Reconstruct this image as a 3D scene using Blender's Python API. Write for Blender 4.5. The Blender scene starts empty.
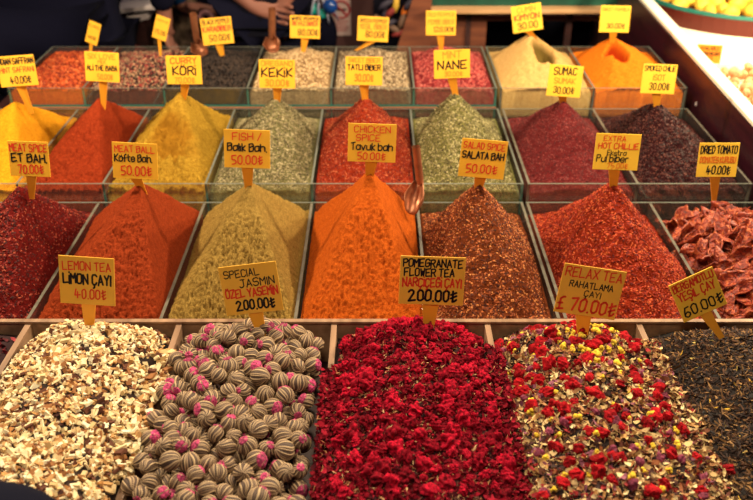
import bpy, math, random
import numpy as np
from mathutils import Vector, Matrix, Euler

random.seed(7)
rng = np.random.default_rng(11)
scene = bpy.context.scene
COL = scene.collection
PI = math.pi
F = 850.0
TH = math.radians(30.47)
CT, ST = math.cos(TH), math.sin(TH)
CAMZ = 1.70


def at(px, py, Y):
    """world point seen at picture point (px, py) at the real depth Y"""
    a, b = (px - 376.5) / F, (py - 250.0) / F
    s = Y / (CT - b * ST)
    return Vector((a * s, Y, CAMZ - s * (ST + b * CT)))


def dist(p):
    return p.y * CT + (CAMZ - p.z) * ST


# ------------------------------------------------------------------ materials
def lin(c):
    return tuple(((v / 255.0) / 12.92 if v / 255.0 <= 0.04045 else ((v / 255.0 + 0.055) / 1.055) ** 2.4) for v in c) + (1.0,)


def new_mat(name):
    m = bpy.data.materials.new(name)
    m.use_nodes = True
    nt = m.node_tree
    return m, nt, nt.nodes['Principled BSDF']


def ramp(nt, stops, constant=False):
    r = nt.nodes.new('ShaderNodeValToRGB')
    cr = r.color_ramp
    cr.interpolation = 'CONSTANT' if constant else 'LINEAR'
    while len(cr.elements) < len(stops):
        cr.elements.new(0.5)
    for e, (p, c) in zip(cr.elements, stops):
        e.position = p
        e.color = lin(c)
    return r


def plain(name, c, rough=0.6, metal=0.0, spec=0.4, bump=0.0, bscale=60, var=0.0, each=0.0):
    m, nt, b = new_mat(name)
    b.inputs['Base Color'].default_value = lin(c)
    b.inputs['Roughness'].default_value = rough
    b.inputs['Metallic'].default_value = metal
    b.inputs['Specular IOR Level'].default_value = spec
    tc = nt.nodes.new('ShaderNodeTexCoord')
    n = nt.nodes.new('ShaderNodeTexNoise')
    n.inputs['Scale'].default_value = bscale
    n.inputs['Detail'].default_value = 4
    nt.links.new(tc.outputs['Object'], n.inputs['Vector'])
    if var > 0:
        lo = tuple(v * (1 - var) for v in c)
        hi = tuple(min(255, v * (1 + var)) for v in c)
        r = ramp(nt, [(0.3, lo), (0.7, hi)])
        nt.links.new(n.outputs['Fac'], r.inputs['Fac'])
        cout = r.outputs['Color']
        if each > 0:      # every piece has its own tone
            oi = nt.nodes.new('ShaderNodeObjectInfo')
            mr = nt.nodes.new('ShaderNodeMapRange')
            mr.inputs['To Min'].default_value = 1 - each
            mr.inputs['To Max'].default_value = 1 + each * 0.5
            hs = nt.nodes.new('ShaderNodeHueSaturation')
            nt.links.new(oi.outputs['Random'], mr.inputs['Value'])
            nt.links.new(mr.outputs['Result'], hs.inputs['Value'])
            nt.links.new(cout, hs.inputs['Color'])
            cout = hs.outputs['Color']
        nt.links.new(cout, b.inputs['Base Color'])
    if bump > 0:
        bp = nt.nodes.new('ShaderNodeBump')
        bp.inputs['Strength'].default_value = bump
        bp.inputs['Distance'].default_value = 0.004
        nt.links.new(n.outputs['Fac'], bp.inputs['Height'])
        nt.links.new(bp.outputs['Normal'], b.inputs['Normal'])
    return m


def wood(name, c1, c2, rough=0.55, scale=9.0, axis=(6, 0.7, 6)):
    m, nt, b = new_mat(name)
    tc = nt.nodes.new('ShaderNodeTexCoord')
    mp = nt.nodes.new('ShaderNodeMapping')
    mp.inputs['Scale'].default_value = axis
    n = nt.nodes.new('ShaderNodeTexNoise')
    n.inputs['Scale'].default_value = scale
    n.inputs['Detail'].default_value = 6
    r = ramp(nt, [(0.3, c1), (0.7, c2)])
    nt.links.new(tc.outputs['Object'], mp.inputs['Vector'])
    nt.links.new(mp.outputs['Vector'], n.inputs['Vector'])
    nt.links.new(n.outputs['Fac'], r.inputs['Fac'])
    nt.links.new(r.outputs['Color'], b.inputs['Base Color'])
    b.inputs['Roughness'].default_value = rough
    bp = nt.nodes.new('ShaderNodeBump')
    bp.inputs['Strength'].default_value = 0.25
    bp.inputs['Distance'].default_value = 0.002
    nt.links.new(n.outputs['Fac'], bp.inputs['Height'])
    nt.links.new(bp.outputs['Normal'], b.inputs['Normal'])
    return m


def powder(name, c1, c2, c3=None, scale=150.0, bump=0.9, inner=None):
    """loose ground spice: two scales of speckle, optional second colour for the dug-out inside ('dug' attribute)"""
    m, nt, b = new_mat(name)
    tc = nt.nodes.new('ShaderNodeTexCoord')
    n = nt.nodes.new('ShaderNodeTexNoise')
    n.inputs['Scale'].default_value = scale
    n.inputs['Detail'].default_value = 6
    n.inputs['Roughness'].default_value = 0.7
    n2 = nt.nodes.new('ShaderNodeTexNoise')
    n2.inputs['Scale'].default_value = scale * 4.1
    n2.inputs['Detail'].default_value = 3
    nt.links.new(tc.outputs['Object'], n.inputs['Vector'])
    nt.links.new(tc.outputs['Object'], n2.inputs['Vector'])
    mx = nt.nodes.new('ShaderNodeMath')
    mx.operation = 'MULTIPLY_ADD'
    mx.inputs[1].default_value = 0.55
    sc = nt.nodes.new('ShaderNodeMath')
    sc.operation = 'MULTIPLY'
    sc.inputs[1].default_value = 0.45
    nt.links.new(n2.outputs['Fac'], sc.inputs[0])
    nt.links.new(n.outputs['Fac'], mx.inputs[0])
    nt.links.new(sc.outputs[0], mx.inputs[2])
    st = [(0.36, soft(c1)), (0.6, soft(c2))] + ([(0.7, soft(c3))] if c3 else [])
    r = ramp(nt, st)
    nt.links.new(mx.outputs[0], r.inputs['Fac'])
    colr = r.outputs['Color']
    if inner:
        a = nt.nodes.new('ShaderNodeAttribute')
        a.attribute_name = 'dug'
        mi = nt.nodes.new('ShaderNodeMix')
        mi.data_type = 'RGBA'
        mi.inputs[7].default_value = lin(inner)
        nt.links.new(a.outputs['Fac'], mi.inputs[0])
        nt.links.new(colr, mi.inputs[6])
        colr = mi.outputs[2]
    nt.links.new(colr, b.inputs['Base Color'])
    b.inputs['Roughness'].default_value = 1.0
    b.inputs['Specular IOR Level'].default_value = 0.05
    bp = nt.nodes.new('ShaderNodeBump')
    bp.inputs['Strength'].default_value = bump
    bp.inputs['Distance'].default_value = 0.006
    nt.links.new(mx.outputs[0], bp.inputs['Height'])
    nt.links.new(bp.outputs['Normal'], b.inputs['Normal'])
    return m


def grain(name, stops, rough=0.75, spec=0.3, constant=True):
    """each loose grain takes its own colour"""
    m, nt, b = new_mat(name)
    g = nt.nodes.new('ShaderNodeNewGeometry')
    r = ramp(nt, [(p, soft(c)) for p, c in stops], constant)
    nt.links.new(g.outputs['Random Per Island'], r.inputs['Fac'])
    nt.links.new(r.outputs['Color'], b.inputs['Base Color'])
    b.inputs['Roughness'].default_value = rough
    b.inputs['Specular IOR Level'].default_value = spec
    return m


def even(*cols):
    n = len(cols)
    return [(i / n, c) for i, c in enumerate(cols)]


def acrylic(name, tint, gloss=0.10, rough=0.06):
    m = bpy.data.materials.new(name)
    m.use_nodes = True
    nt = m.node_tree
    nt.nodes.clear()
    out = nt.nodes.new('ShaderNodeOutputMaterial')
    tr = nt.nodes.new('ShaderNodeBsdfTransparent')
    tr.inputs['Color'].default_value = tint + (1,)
    gl = nt.nodes.new('ShaderNodeBsdfGlossy')
    gl.inputs['Roughness'].default_value = rough
    df = nt.nodes.new('ShaderNodeBsdfDiffuse')
    df.inputs['Color'].default_value = (0.4, 0.37, 0.32, 1)
    m1 = nt.nodes.new('ShaderNodeMixShader')
    m1.inputs[0].default_value = gloss
    m2 = nt.nodes.new('ShaderNodeMixShader')
    m2.inputs[0].default_value = 0.035
    nt.links.new(tr.outputs[0], m1.inputs[1])
    nt.links.new(gl.outputs[0], m1.inputs[2])
    nt.links.new(m1.outputs[0], m2.inputs[1])
    nt.links.new(df.outputs[0], m2.inputs[2])
    nt.links.new(m2.outputs[0], out.inputs['Surface'])
    return m


def soft(c, k=0.94, v=0.97):
    g = 0.3 * c[0] + 0.59 * c[1] + 0.11 * c[2]
    return tuple(max(0, (g + (q - g) * k) * v) for q in c)


M = {}
M['wood'] = wood('tray wood', (116, 86, 64), (160, 126, 98))
M['wood_dark'] = wood('dark stall wood', (44, 20, 20), (66, 32, 28))
M['wood_shelf'] = wood('shelf wood', (92, 46, 30), (128, 70, 44), axis=(0.8, 6, 6))
M['wood_pale'] = wood('pale shelf board', (176, 128, 86), (214, 168, 120), axis=(0.7, 6, 6))
M['maroon'] = wood('maroon side board', (40, 10, 22), (58, 16, 28), rough=0.35)
M['cream'] = plain('cream edging', (250, 240, 214), 0.4, bump=0.1)
M['ac'] = acrylic('clear acrylic', (0.93, 0.95, 0.94))
M['ac_edge'] = plain('acrylic edge', (100, 102, 92), 0.4, spec=0.4)
M['ac_teal'] = plain('teal acrylic edge', (40, 120, 108), 0.3, spec=0.6)
M['ac_grey'] = plain('dusty grey acrylic edge', (98, 92, 80), 0.4, bump=0.1, var=0.12)
M['strip_teal'] = plain('teal strip', (25, 92, 84), 0.5)
M['strip_red'] = plain('red strip', (120, 34, 28), 0.5)
M['strip_cream'] = plain('cream strip', (190, 140, 100), 0.5)
M['card'] = plain('yellow card', (244, 180, 50), 0.45, bump=0.05, bscale=25, var=0.03)
M['card_warm'] = plain('mustard card', (240, 180, 62), 0.45, bump=0.05, bscale=25, var=0.03)
M['card_pale'] = plain('pale yellow card', (250, 196, 60), 0.45, bump=0.05, bscale=25, var=0.03)
M['card_orange'] = plain('orange card', (232, 140, 38), 0.45, bump=0.05, bscale=25)
M['stake'] = plain('orange yellow stake', (250, 172, 48), 0.4)
M['ink'] = plain('black marker', (18, 12, 22), 0.5)
M['red'] = plain('red marker', (232, 62, 36), 0.5)
M['faint'] = plain('faded orange marker', (238, 128, 40), 0.5)
M['copper'] = plain('copper', (158, 100, 70), 0.36, metal=0.5, bump=0.1, var=0.1)
M['navy'] = plain('navy cloth', (12, 12, 30), 0.9, spec=0.1, bump=0.3)
M['black'] = plain('black cloth', (10, 9, 20), 0.9, spec=0.1, bump=0.3)
M['blue'] = plain('blue sleeve', (24, 62, 110), 0.9, spec=0.1, bump=0.3)
M['beige'] = plain('speckled beige cloth', (96, 78, 66), 0.95, spec=0.1, bump=0.4, bscale=30, var=0.45)
M['skin'] = plain('skin', (136, 86, 72), 0.6, bump=0.1)
M['hair'] = plain('dark hair', (22, 14, 12), 0.6)
M['floor'] = plain('dark stone floor', (26, 22, 30), 0.7, bump=0.3, bscale=8, var=0.2)
M['wall'] = plain('dark plaster', (22, 18, 30), 0.9, bump=0.3, bscale=8)
M['grey'] = plain('pale grey enamel', (214, 200, 200), 0.35)
M['white'] = plain('white board', (176, 150, 146), 0.5)
M['rosered'] = plain('red ring', (150, 44, 50), 0.5)
M['green'] = plain('green painted panel', (14, 66, 52), 0.5, var=0.15, bscale=12)
M['brass'] = plain('tray brown metal', (96, 34, 26), 0.35, metal=0.2)
M['counter'] = plain('white counter', (255, 246, 216), 0.4)
M['light_spot'] = plain('cream sack', (232, 206, 150), 0.9, bump=0.4)
M['teal_ball'] = plain('teal glass', (40, 160, 150), 0.15, spec=0.8)
M['blue_ball'] = plain('blue glass', (26, 66, 140), 0.12, spec=0.8)
M['strand'] = plain('grey white ribbon', (150, 150, 172), 0.6)
M['pinkring'] = plain('pink bangle', (186, 130, 132), 0.4)
M['bag'] = plain('dark bag cloth', (9, 10, 26), 0.9, spec=0.1, bump=0.4)


# ------------------------------------------------------------------ mesh helpers
def link(o, parent=None):
    COL.objects.link(o)
    if parent is not None:
        o.parent = parent
    return o


def mesh_np(name, V, T, mats, parent=None, mi=None, smooth=False, loc=None, attr=None):
    """one mesh object from a vertex array and a triangle (or quad) array"""
    V = np.asarray(V, dtype=np.float32)
    T = np.asarray(T, dtype=np.int32)
    if loc is not None:
        V = V - np.array(loc, dtype=np.float32)
    me = bpy.data.meshes.new(name)
    k = T.shape[1]
    me.vertices.add(len(V))
    me.vertices.foreach_set('co', V.ravel())
    me.loops.add(T.size)
    me.loops.foreach_set('vertex_index', T.ravel())
    me.polygons.add(len(T))
    me.polygons.foreach_set('loop_start', np.arange(0, T.size, k, dtype=np.int32))
    if mi is not None:
        me.polygons.foreach_set('material_index', np.asarray(mi, dtype=np.int32))
    me.polygons.foreach_set('use_smooth', np.full(len(T), bool(smooth)))
    for m in (mats if isinstance(mats, (list, tuple)) else [mats]):
        me.materials.append(m)
    if attr is not None:
        a = me.attributes.new('dug', 'FLOAT', 'POINT')
        a.data.foreach_set('value', np.asarray(attr, dtype=np.float32))
    me.update(calc_edges=True)
    me.validate()
    o = bpy.data.objects.new(name, me)
    if loc is not None:
        o.location = loc
    return link(o, parent)


class MB:
    """collects boxes, prisms and tubes into one mesh (quads as two triangles)"""

    def __init__(self):
        self.v, self.f, self.mi = [], [], []

    def add(self, vs, fs, mi=0):
        b = len(self.v)
        self.v += [tuple(x) for x in vs]
        for q in fs:
            q = [b + i for i in q]
            self.f.append(q)
            self.mi.append(mi)
        return self

    def box(self, x0, x1, y0, y1, z0, z1, mi=0, top=None):
        vs = [(x0, y0, z0), (x1, y0, z0), (x1, y1, z0), (x0, y1, z0), (x0, y0, z1), (x1, y0, z1), (x1, y1, z1), (x0, y1, z1)]
        fs = [(0, 3, 2, 1), (0, 1, 5, 4), (1, 2, 6, 5), (2, 3, 7, 6), (3, 0, 4, 7)]
        self.add(vs, fs, mi)
        b = len(self.v) - 8
        self.f.append([b + 4, b + 5, b + 6, b + 7])
        self.mi.append(mi if top is None else top)
        return self

    def prism(self, poly, off, mi=0):
        n = len(poly)
        off = Vector(off)
        p = [Vector(q) for q in poly]
        vs = p + [q + off for q in p]
        fs = [list(range(n))[::-1], list(range(n, 2 * n))] + [(i, (i + 1) % n, n + (i + 1) % n, n + i) for i in range(n)]
        return self.add(vs, fs, mi)

    def tube(self, pts, rad, seg=12, mi=0, cap=True, hollow=0.0):
        pts = [Vector(p) for p in pts]
        if not isinstance(rad, (list, tuple)):
            rad = [rad] * len(pts)
        vs, fs = [], []
        for i, p in enumerate(pts):
            t = (pts[min(i + 1, len(pts) - 1)] - pts[max(i - 1, 0)]).normalized()
            u = t.cross(Vector((0.13, 0.21, 1))).normalized() if abs(t.z) < 0.95 else t.cross(Vector((0, 1, 0))).normalized()
            w = t.cross(u)
            for k in range(seg):
                a = 2 * PI * k / seg
                vs.append(p + (u * math.cos(a) + w * math.sin(a)) * rad[i])
        for i in range(len(pts) - 1):
            for k in range(seg):
                k2 = (k + 1) % seg
                fs.append((i * seg + k, i * seg + k2, (i + 1) * seg + k2, (i + 1) * seg + k))
        if cap:
            fs.append(list(range(seg))[::-1])
            fs.append([(len(pts) - 1) * seg + k for k in range(seg)])
        return self.add(vs, fs, mi)

    def build(self, name, mats, parent=None, loc=None, smooth=False, bevel=0.0):
        me = bpy.data.meshes.new(name)
        v = self.v if loc is None else [(a - loc[0], b - loc[1], c - loc[2]) for a, b, c in self.v]
        me.from_pydata(v, [], self.f)
        for m in (mats if isinstance(mats, (list, tuple)) else [mats]):
            me.materials.append(m)
        me.polygons.foreach_set('material_index', self.mi)
        if smooth:
            me.polygons.foreach_set('use_smooth', [True] * len(self.f))
        me.update()
        o = bpy.data.objects.new(name, me)
        if loc is not None and parent is None:
            o.location = loc
        if bevel:
            bv = o.modifiers.new('edge', 'BEVEL')
            bv.width = bevel
            bv.segments = 2
            bv.limit_method = 'ANGLE'
        return link(o, parent)


def tag(o, label, cat, group=None, kind=None):
    o['label'] = label
    o['category'] = cat
    if group:
        o['group'] = group
    if kind:
        o['kind'] = kind
    return o


def empty(name, loc, label, cat, group=None):
    o = bpy.data.objects.new(name, None)
    o.location = loc
    o.empty_display_size = 0.05
    link(o)
    return tag(o, label, cat, group)


def struct(o):
    o['kind'] = 'structure'
    return o


def copy_tree(o, loc, rot=None, scale=None):
    c = o.copy()
    COL.objects.link(c)
    c.location = loc
    if rot is not None:
        c.rotation_euler = rot
    if scale is not None:
        c.scale = scale if isinstance(scale, (tuple, list)) else (scale,) * 3
    for ch in list(o.children):
        d = ch.copy()
        COL.objects.link(d)
        d.parent = c
    return c


def icosphere(sub):
    t = (1 + 5 ** 0.5) / 2
    v = [(-1, t, 0), (1, t, 0), (-1, -t, 0), (1, -t, 0), (0, -1, t), (0, 1, t), (0, -1, -t), (0, 1, -t), (t, 0, -1), (t, 0, 1), (-t, 0, -1), (-t, 0, 1)]
    v = [np.array(p, float) / np.linalg.norm(p) for p in v]
    f = [(0, 11, 5), (0, 5, 1), (0, 1, 7), (0, 7, 10), (0, 10, 11), (1, 5, 9), (5, 11, 4), (11, 10, 2), (10, 7, 6), (7, 1, 8),
         (3, 9, 4), (3, 4, 2), (3, 2, 6), (3, 6, 8), (3, 8, 9), (4, 9, 5), (2, 4, 11), (6, 2, 10), (8, 6, 7), (9, 8, 1)]
    for _ in range(sub):
        mid, nf = {}, []

        def m(a, b):
            k = (min(a, b), max(a, b))
            if k not in mid:
                p = v[a] + v[b]
                v.append(p / np.linalg.norm(p))
                mid[k] = len(v) - 1
            return mid[k]
        for a, b, c in f:
            ab, bc, ca = m(a, b), m(b, c), m(c, a)
            nf += [(a, ab, ca), (b, bc, ab), (c, ca, bc), (ab, bc, ca)]
        f = nf
    return np.array(v), np.array(f)


ICO0, ICO1, ICO2, ICO3 = icosphere(0), icosphere(1), icosphere(2), icosphere(3)


def vnoise(x, y, s, seed):
    """smooth value noise"""
    r = np.random.default_rng(seed)
    tab = r.random((64, 64))
    x, y = x * s + 17.3, y * s + 9.1
    xi, yi = np.floor(x).astype(int), np.floor(y).astype(int)
    fx, fy = x - xi, y - yi
    fx, fy = fx * fx * (3 - 2 * fx), fy * fy * (3 - 2 * fy)
    a, b = tab[xi % 64, yi % 64], tab[(xi + 1) % 64, yi % 64]
    c, d = tab[xi % 64, (yi + 1) % 64], tab[(xi + 1) % 64, (yi + 1) % 64]
    return (a * (1 - fx) + b * fx) * (1 - fy) + (c * (1 - fx) + d * fx) * fy - 0.5


def fbm(x, y, s, seed, octv=4, gain=0.55):
    t, g = 0, 1.0
    for i in range(octv):
        t = t + g * vnoise(x, y, s * 2 ** i, seed + i)
        g *= gain
    return t


# ------------------------------------------------------------------ piles
class Pile:
    """a heap filling the bin x0..x1, y0..y1, from zb up to fn(x, y)"""

    def __init__(self, x0, x1, y0, y1, zb, fn, step=0.004):
        self.b = (x0, x1, y0, y1)
        self.zb = zb
        nx, ny = int((x1 - x0) / step) + 2, int((y1 - y0) / step) + 2
        self.xs, self.ys = np.linspace(x0, x1, nx), np.linspace(y0, y1, ny)
        X, Y = np.meshgrid(self.xs, self.ys)
        self.X, self.Y = X, Y
        r = fn(X, Y)
        self.dug = None
        if isinstance(r, tuple):
            r, self.dug = r
        self.Z = np.maximum(r, zb + 0.01)

    def z(self, x, y):
        x, y = np.asarray(x, float), np.asarray(y, float)
        fx = np.clip((x - self.xs[0]) / (self.xs[1] - self.xs[0]), 0, len(self.xs) - 1.001)
        fy = np.clip((y - self.ys[0]) / (self.ys[1] - self.ys[0]), 0, len(self.ys) - 1.001)
        i, j = fx.astype(int), fy.astype(int)
        u, v = fx - i, fy - j
        Z = self.Z
        return (Z[j, i] * (1 - u) + Z[j, i + 1] * u) * (1 - v) + (Z[j + 1, i] * (1 - u) + Z[j + 1, i + 1] * u) * v

    def normal(self, x, y, e=0.006):
        dx = (self.z(x + e, y) - self.z(x - e, y)) / (2 * e)
        dy = (self.z(x, y + e) - self.z(x, y - e)) / (2 * e)
        n = np.stack([-dx, -dy, np.ones_like(dx)], -1)
        return n / np.linalg.norm(n, axis=-1, keepdims=True)

    def surface(self):
        ny, nx = self.Z.shape
        V = np.stack([self.X, self.Y, self.Z], -1).reshape(-1, 3)
        idx = np.arange(nx * ny).reshape(ny, nx)
        Q = np.stack([idx[:-1, :-1], idx[:-1, 1:], idx[1:, 1:], idx[1:, :-1]], -1).reshape(-1, 4)
        ring = np.concatenate([idx[0, :], idx[1:, -1], idx[-1, -2::-1], idx[-2:0:-1, 0]])
        low = V[ring].copy()
        low[:, 2] = self.zb
        b0 = len(V)
        n = len(ring)
        k = np.arange(n)
        S = np.stack([b0 + k, b0 + (k + 1) % n, ring[(k + 1) % n], ring[k]], -1)
        V = np.concatenate([V, low])
        return V, np.concatenate([Q, S])

    def sample(self, n, margin=0.004, over=None):
        x0, x1, y0, y1 = self.b
        if over is None:
            x = rng.uniform(x0 + margin, x1 - margin, n)
            y = rng.uniform(y0 + margin, y1 - margin, n)
        else:             # bits may hang over the boards where the heap stands above them
            x = rng.uniform(x0 + 0.001, x1 - 0.001, n)
            y = rng.uniform(y0 + 0.001, y1 - margin, n)
            d = np.minimum(np.minimum(x - x0, x1 - x), y - y0)
            k = (d > margin) | (self.z(x, y) > over)
            x, y = x[k], y[k]
        nn = self.normal(x, y)
        return x, y, self.z(x, y), nn

    def build(self, name, mats, label, cat, grains=(), group=None, extra=None, over=None):
        """the heap as one object; GRAINS: (template, n, (sx, sy, sz), jitter, material index, tilt)"""
        V, Q = self.surface()
        T = np.concatenate([Q[:, [0, 1, 2]], Q[:, [0, 2, 3]]])
        mi = np.zeros(len(T), int)
        Vs, Ts, Ms = [V], [T], [mi]
        off = len(V)
        for (tv, tf), n, s, jit, m, tilt in grains:
            x, y, z, nn = self.sample(n, margin=max(s) * 1.7, over=over)
            gv, gf = scatter(tv, tf, x, y, z, nn, s, jit, tilt)
            Vs.append(gv)
            Ts.append(gf + off)
            Ms.append(np.full(len(gf), m))
            off += len(gv)
        if extra is not None:
            gv, gf, m = extra
            Vs.append(gv)
            Ts.append(gf + off)
            Ms.append(np.full(len(gf), m))
            off += len(gv)
        at_ = None
        x0, x1, y0, y1 = self.b
        if self.dug is not None:
            at_ = np.zeros(off)
            at_[:self.dug.size] = self.dug.ravel()
        o = mesh_np(name, np.concatenate(Vs), np.concatenate(Ts), mats, None, np.concatenate(Ms), loc=((x0 + x1) / 2, (y0 + y1) / 2, self.zb), attr=at_)
        sm = np.zeros(len(o.data.polygons), bool)
        sm[:len(T)] = True
        o.data.polygons.foreach_set('use_smooth', sm)
        return tag(o, label, cat, group, 'stuff')


def scatter(tv, tf, x, y, z, nn, s, jit, tilt, lift=0.25):
    n = len(x)
    sp = rng.uniform(0, 2 * PI, n)
    nn = nn + rng.normal(0, tilt, (n, 3))
    nn /= np.linalg.norm(nn, axis=1, keepdims=True)
    ref = np.stack([np.cos(sp), np.sin(sp), np.zeros(n)], -1)
    u = ref - nn * (ref * nn).sum(1, keepdims=True)
    u /= np.linalg.norm(u, axis=1, keepdims=True)
    w = np.cross(nn, u)
    sc = np.array(s)[None] * rng.uniform(1 - jit, 1 + jit, (n, 3))
    loc = tv[None] * sc[:, None, :]
    loc = loc * (1 + rng.uniform(-0.22, 0.22, loc.shape))
    P = loc[..., 0:1] * u[:, None] + loc[..., 1:2] * w[:, None] + loc[..., 2:3] * nn[:, None]
    P = P + np.stack([x, y, z + sc[:, 2] * lift], -1)[:, None]
    Fs = (tf[None] + (np.arange(n) * len(tv))[:, None, None]).reshape(-1, 3)
    return P.reshape(-1, 3), Fs


OCT = (np.array([(1, 0, 0), (-1, 0, 0), (0, 1, 0), (0, -1, 0), (0, 0, 1), (0, 0, -1)], float),
       np.array([(0, 2, 4), (2, 1, 4), (1, 3, 4), (3, 0, 4), (2, 0, 5), (1, 2, 5), (3, 1, 5), (0, 3, 5)]))
BOX = (np.array([(-1, -1, -1), (1, -1, -1), (1, 1, -1), (-1, 1, -1), (-1, -1, 1), (1, -1, 1), (1, 1, 1), (-1, 1, 1)], float) * 0.8,
       np.array([(0, 2, 1), (0, 3, 2), (4, 5, 6), (4, 6, 7), (0, 1, 5), (0, 5, 4), (1, 2, 6), (1, 6, 5), (2, 3, 7), (2, 7, 6), (3, 0, 4), (3, 4, 7)]))
# a curled petal: bent strip, thin
_pv, _pf = [], []
for i in range(5):
    a = (i / 4 - 0.5) * 2.2
    wd = math.cos((i / 4 - 0.5) * 2.6)
    for sgn in (-1, 1):
        _pv.append((math.sin(a), sgn * max(wd, 0.15) * 0.6, 1 - math.cos(a) + 0.25 * abs(sgn) * wd))
for i in range(4):
    a, b, c, d = 2 * i, 2 * i + 1, 2 * i + 3, 2 * i + 2
    _pf += [(a, b, c), (a, c, d)]
PETAL = (np.array(_pv, float), np.array(_pf))
# a thin twisted needle
_nv, _nf = [], []
for i in range(4):
    for k in range(3):
        a = 2 * PI * k / 3
        r = (0.5, 1, 0.9, 0.3)[i]
        _nv.append((i / 1.5 - 1, r * math.cos(a) + 0.9 * math.sin(i * 1.3), r * math.sin(a)))
for i in range(3):
    for k in range(3):
        a, b = i * 3 + k, i * 3 + (k + 1) % 3
        _nf += [(a, b, b + 3), (a, b + 3, a + 3)]
NEEDLE = (np.array(_nv, float), np.array(_nf))

# ------------------------------------------------------------------ levels of the stall
R1, R2, R3, R4 = 0.813, 0.813, 0.855, 0.908
Y1a, Y1b = 0.74, 1.256
Y2a, Y2b = 1.259, 1.724
Y3a, Y3b = 1.730, 2.200
Y4a, Y4b = 2.212, 2.590
BH = 0.095


def tray(name, label, xs, y0, y1, rim, mats, dt, panel_h=BH, front='wood', back='wood', front_rim=None, strips=False):
    """bins side by side: base, front, back, two sides and dividers at xs"""
    wall, edge, vert = mats
    t = empty(name, ((xs[0] + xs[-1]) / 2, y0, rim - BH), label, 'tray', 'spice trays')
    L = t.location
    a, b = xs[0], xs[-1]
    fr = rim if front_rim is None else front_rim
    MB().box(a, b, y0, y1, rim - BH, rim - BH + 0.006).build('base_panel', M['wood_dark'], t, L)
    hw = dt / 2
    for nm, x in [('side_panel', a)] + [('divider', x) for x in xs[1:-1]] + [('side_panel', b)]:
        x0, x1 = x - hw, x + hw
        if nm == 'side_panel':
            x0, x1 = (x, x + dt) if x == a else (x - dt, x)
        m = MB().box(x0, x1, y0 + 0.006, y1 - 0.006, rim - BH + 0.0065, rim - (0.001 if nm == 'divider' else 0), 0, 1)
        m.box(x0, x1, y0 + 0.0055, y0 + 0.006, rim - BH + 0.0065, rim - 0.001, 2)
        m.build(nm, [M[wall], M[edge], M[vert]], t, L)
    th = 0.011 if front == 'wood' else 0.005
    mf = [M['wood'], M['wood']] if front == 'wood' else [M['ac'], M['ac_edge']]
    MB().box(a, b, y0, y0 + min(th, 0.0055), rim - BH + 0.0065, fr, 0, 1).build('front_panel', mf, t, L)
    mb_ = [M['wood'], M['wood']] if back == 'wood' else [M['ac'], M['ac_edge']]
    MB().box(a, b, y1 - 0.0055, y1, rim - BH + 0.0065, rim, 0, 1).build('back_panel', mb_, t, L)
    if front == 'wood' and fr >= rim:
        MB().box(a, b, y1 - 0.010, y1, rim, rim + 0.005).build('back_rail', M['wood'], t, L, bevel=0.001)
    if strips:
        zz = rim - 0.047
        for mt, h in (('strip_teal', 0.004), ('strip_cream', 0.002), ('strip_red', 0.004)):
            MB().box(a, b, y0 - 0.004, y0 - 0.0002, zz - h, zz).build('edge_strip', M[mt], t, L)
            zz -= h + 0.0005
    return t


X1 = [-0.90, -0.625, -0.354, -0.076, 0.199, 0.471, 0.748]
X2 = [-0.90, -0.632, -0.391, -0.147, 0.093, 0.333]
X2r = [0.340, 0.622, 0.870]
X3 = [-1.08, -0.815, -0.620, -0.387, -0.147, 0.093, 0.333]
X3r = [0.342, 0.592, 0.850]
X4 = [-1.004, -0.800, -0.580, -0.352, -0.124, 0.102, 0.328]
X4r = [0.337, 0.593, 0.845]
tray('tea_tray', 'front wooden tray of loose teas with six bins', X1, Y1a, Y1b, R1, ('wood', 'wood', 'wood'), 0.010)
tray('spice_tray', 'five-bin tray right behind the teas, holding the turmeric-orange heap', X2, Y2a, Y2b, R2, ('ac', 'ac_grey', 'ac_grey'), 0.006, front='ac', back='ac', front_rim=R2 - 0.004)
tray('spice_tray', 'two-bin tray holding red pepper flakes and dried tomatoes', X2r, Y2a, Y2b, R2, ('ac', 'ac_grey', 'ac_grey'), 0.006, front='ac', back='ac', front_rim=R2 - 0.004)
tray('spice_tray', 'clear six-bin tray in third row from curry to mint', X3, Y3a, Y3b, R3, ('ac', 'ac_edge', 'ac_teal'), 0.005, front='ac', back='ac')
tray('spice_tray', 'clear two-bin tray holding maroon sumac and dark chilli', X3r, Y3a, Y3b, R3, ('ac', 'ac_grey', 'ac_grey'), 0.006, front='ac', back='ac')
tray('spice_tray', 'rear clear tray of peppercorns with striped front edge', X4, Y4a, Y4b, R4, ('ac', 'ac_edge', 'ac_teal'), 0.005, front='ac', back='ac', strips=True)
tray('spice_tray', 'rear clear tray holding cumin and orange paprika', X4r, Y4a, Y4b, R4, ('ac', 'ac_edge', 'ac_edge'), 0.005, front='ac', back='ac')

st = empty('display_stand', (0, 1.6, 0), 'dark stepped wooden stand carrying all the spice trays', 'stand')
MB().box(-1.1, 0.87, 0.42, Y2b + 0.002, 0, R1 - BH - 0.001).build('lower_step', M['wood_dark'], st, st.location)
MB().box(-1.1, 0.855, Y2b + 0.003, Y3b + 0.006, 0, R3 - BH - 0.001).build('middle_step', M['wood_dark'], st, st.location)
MB().box(-1.1, 0.855, Y3b + 0.008, Y4b + 0.02, 0, R4 - BH - 0.001).build('upper_step', M['wood_dark'], st, st.location)


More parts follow.
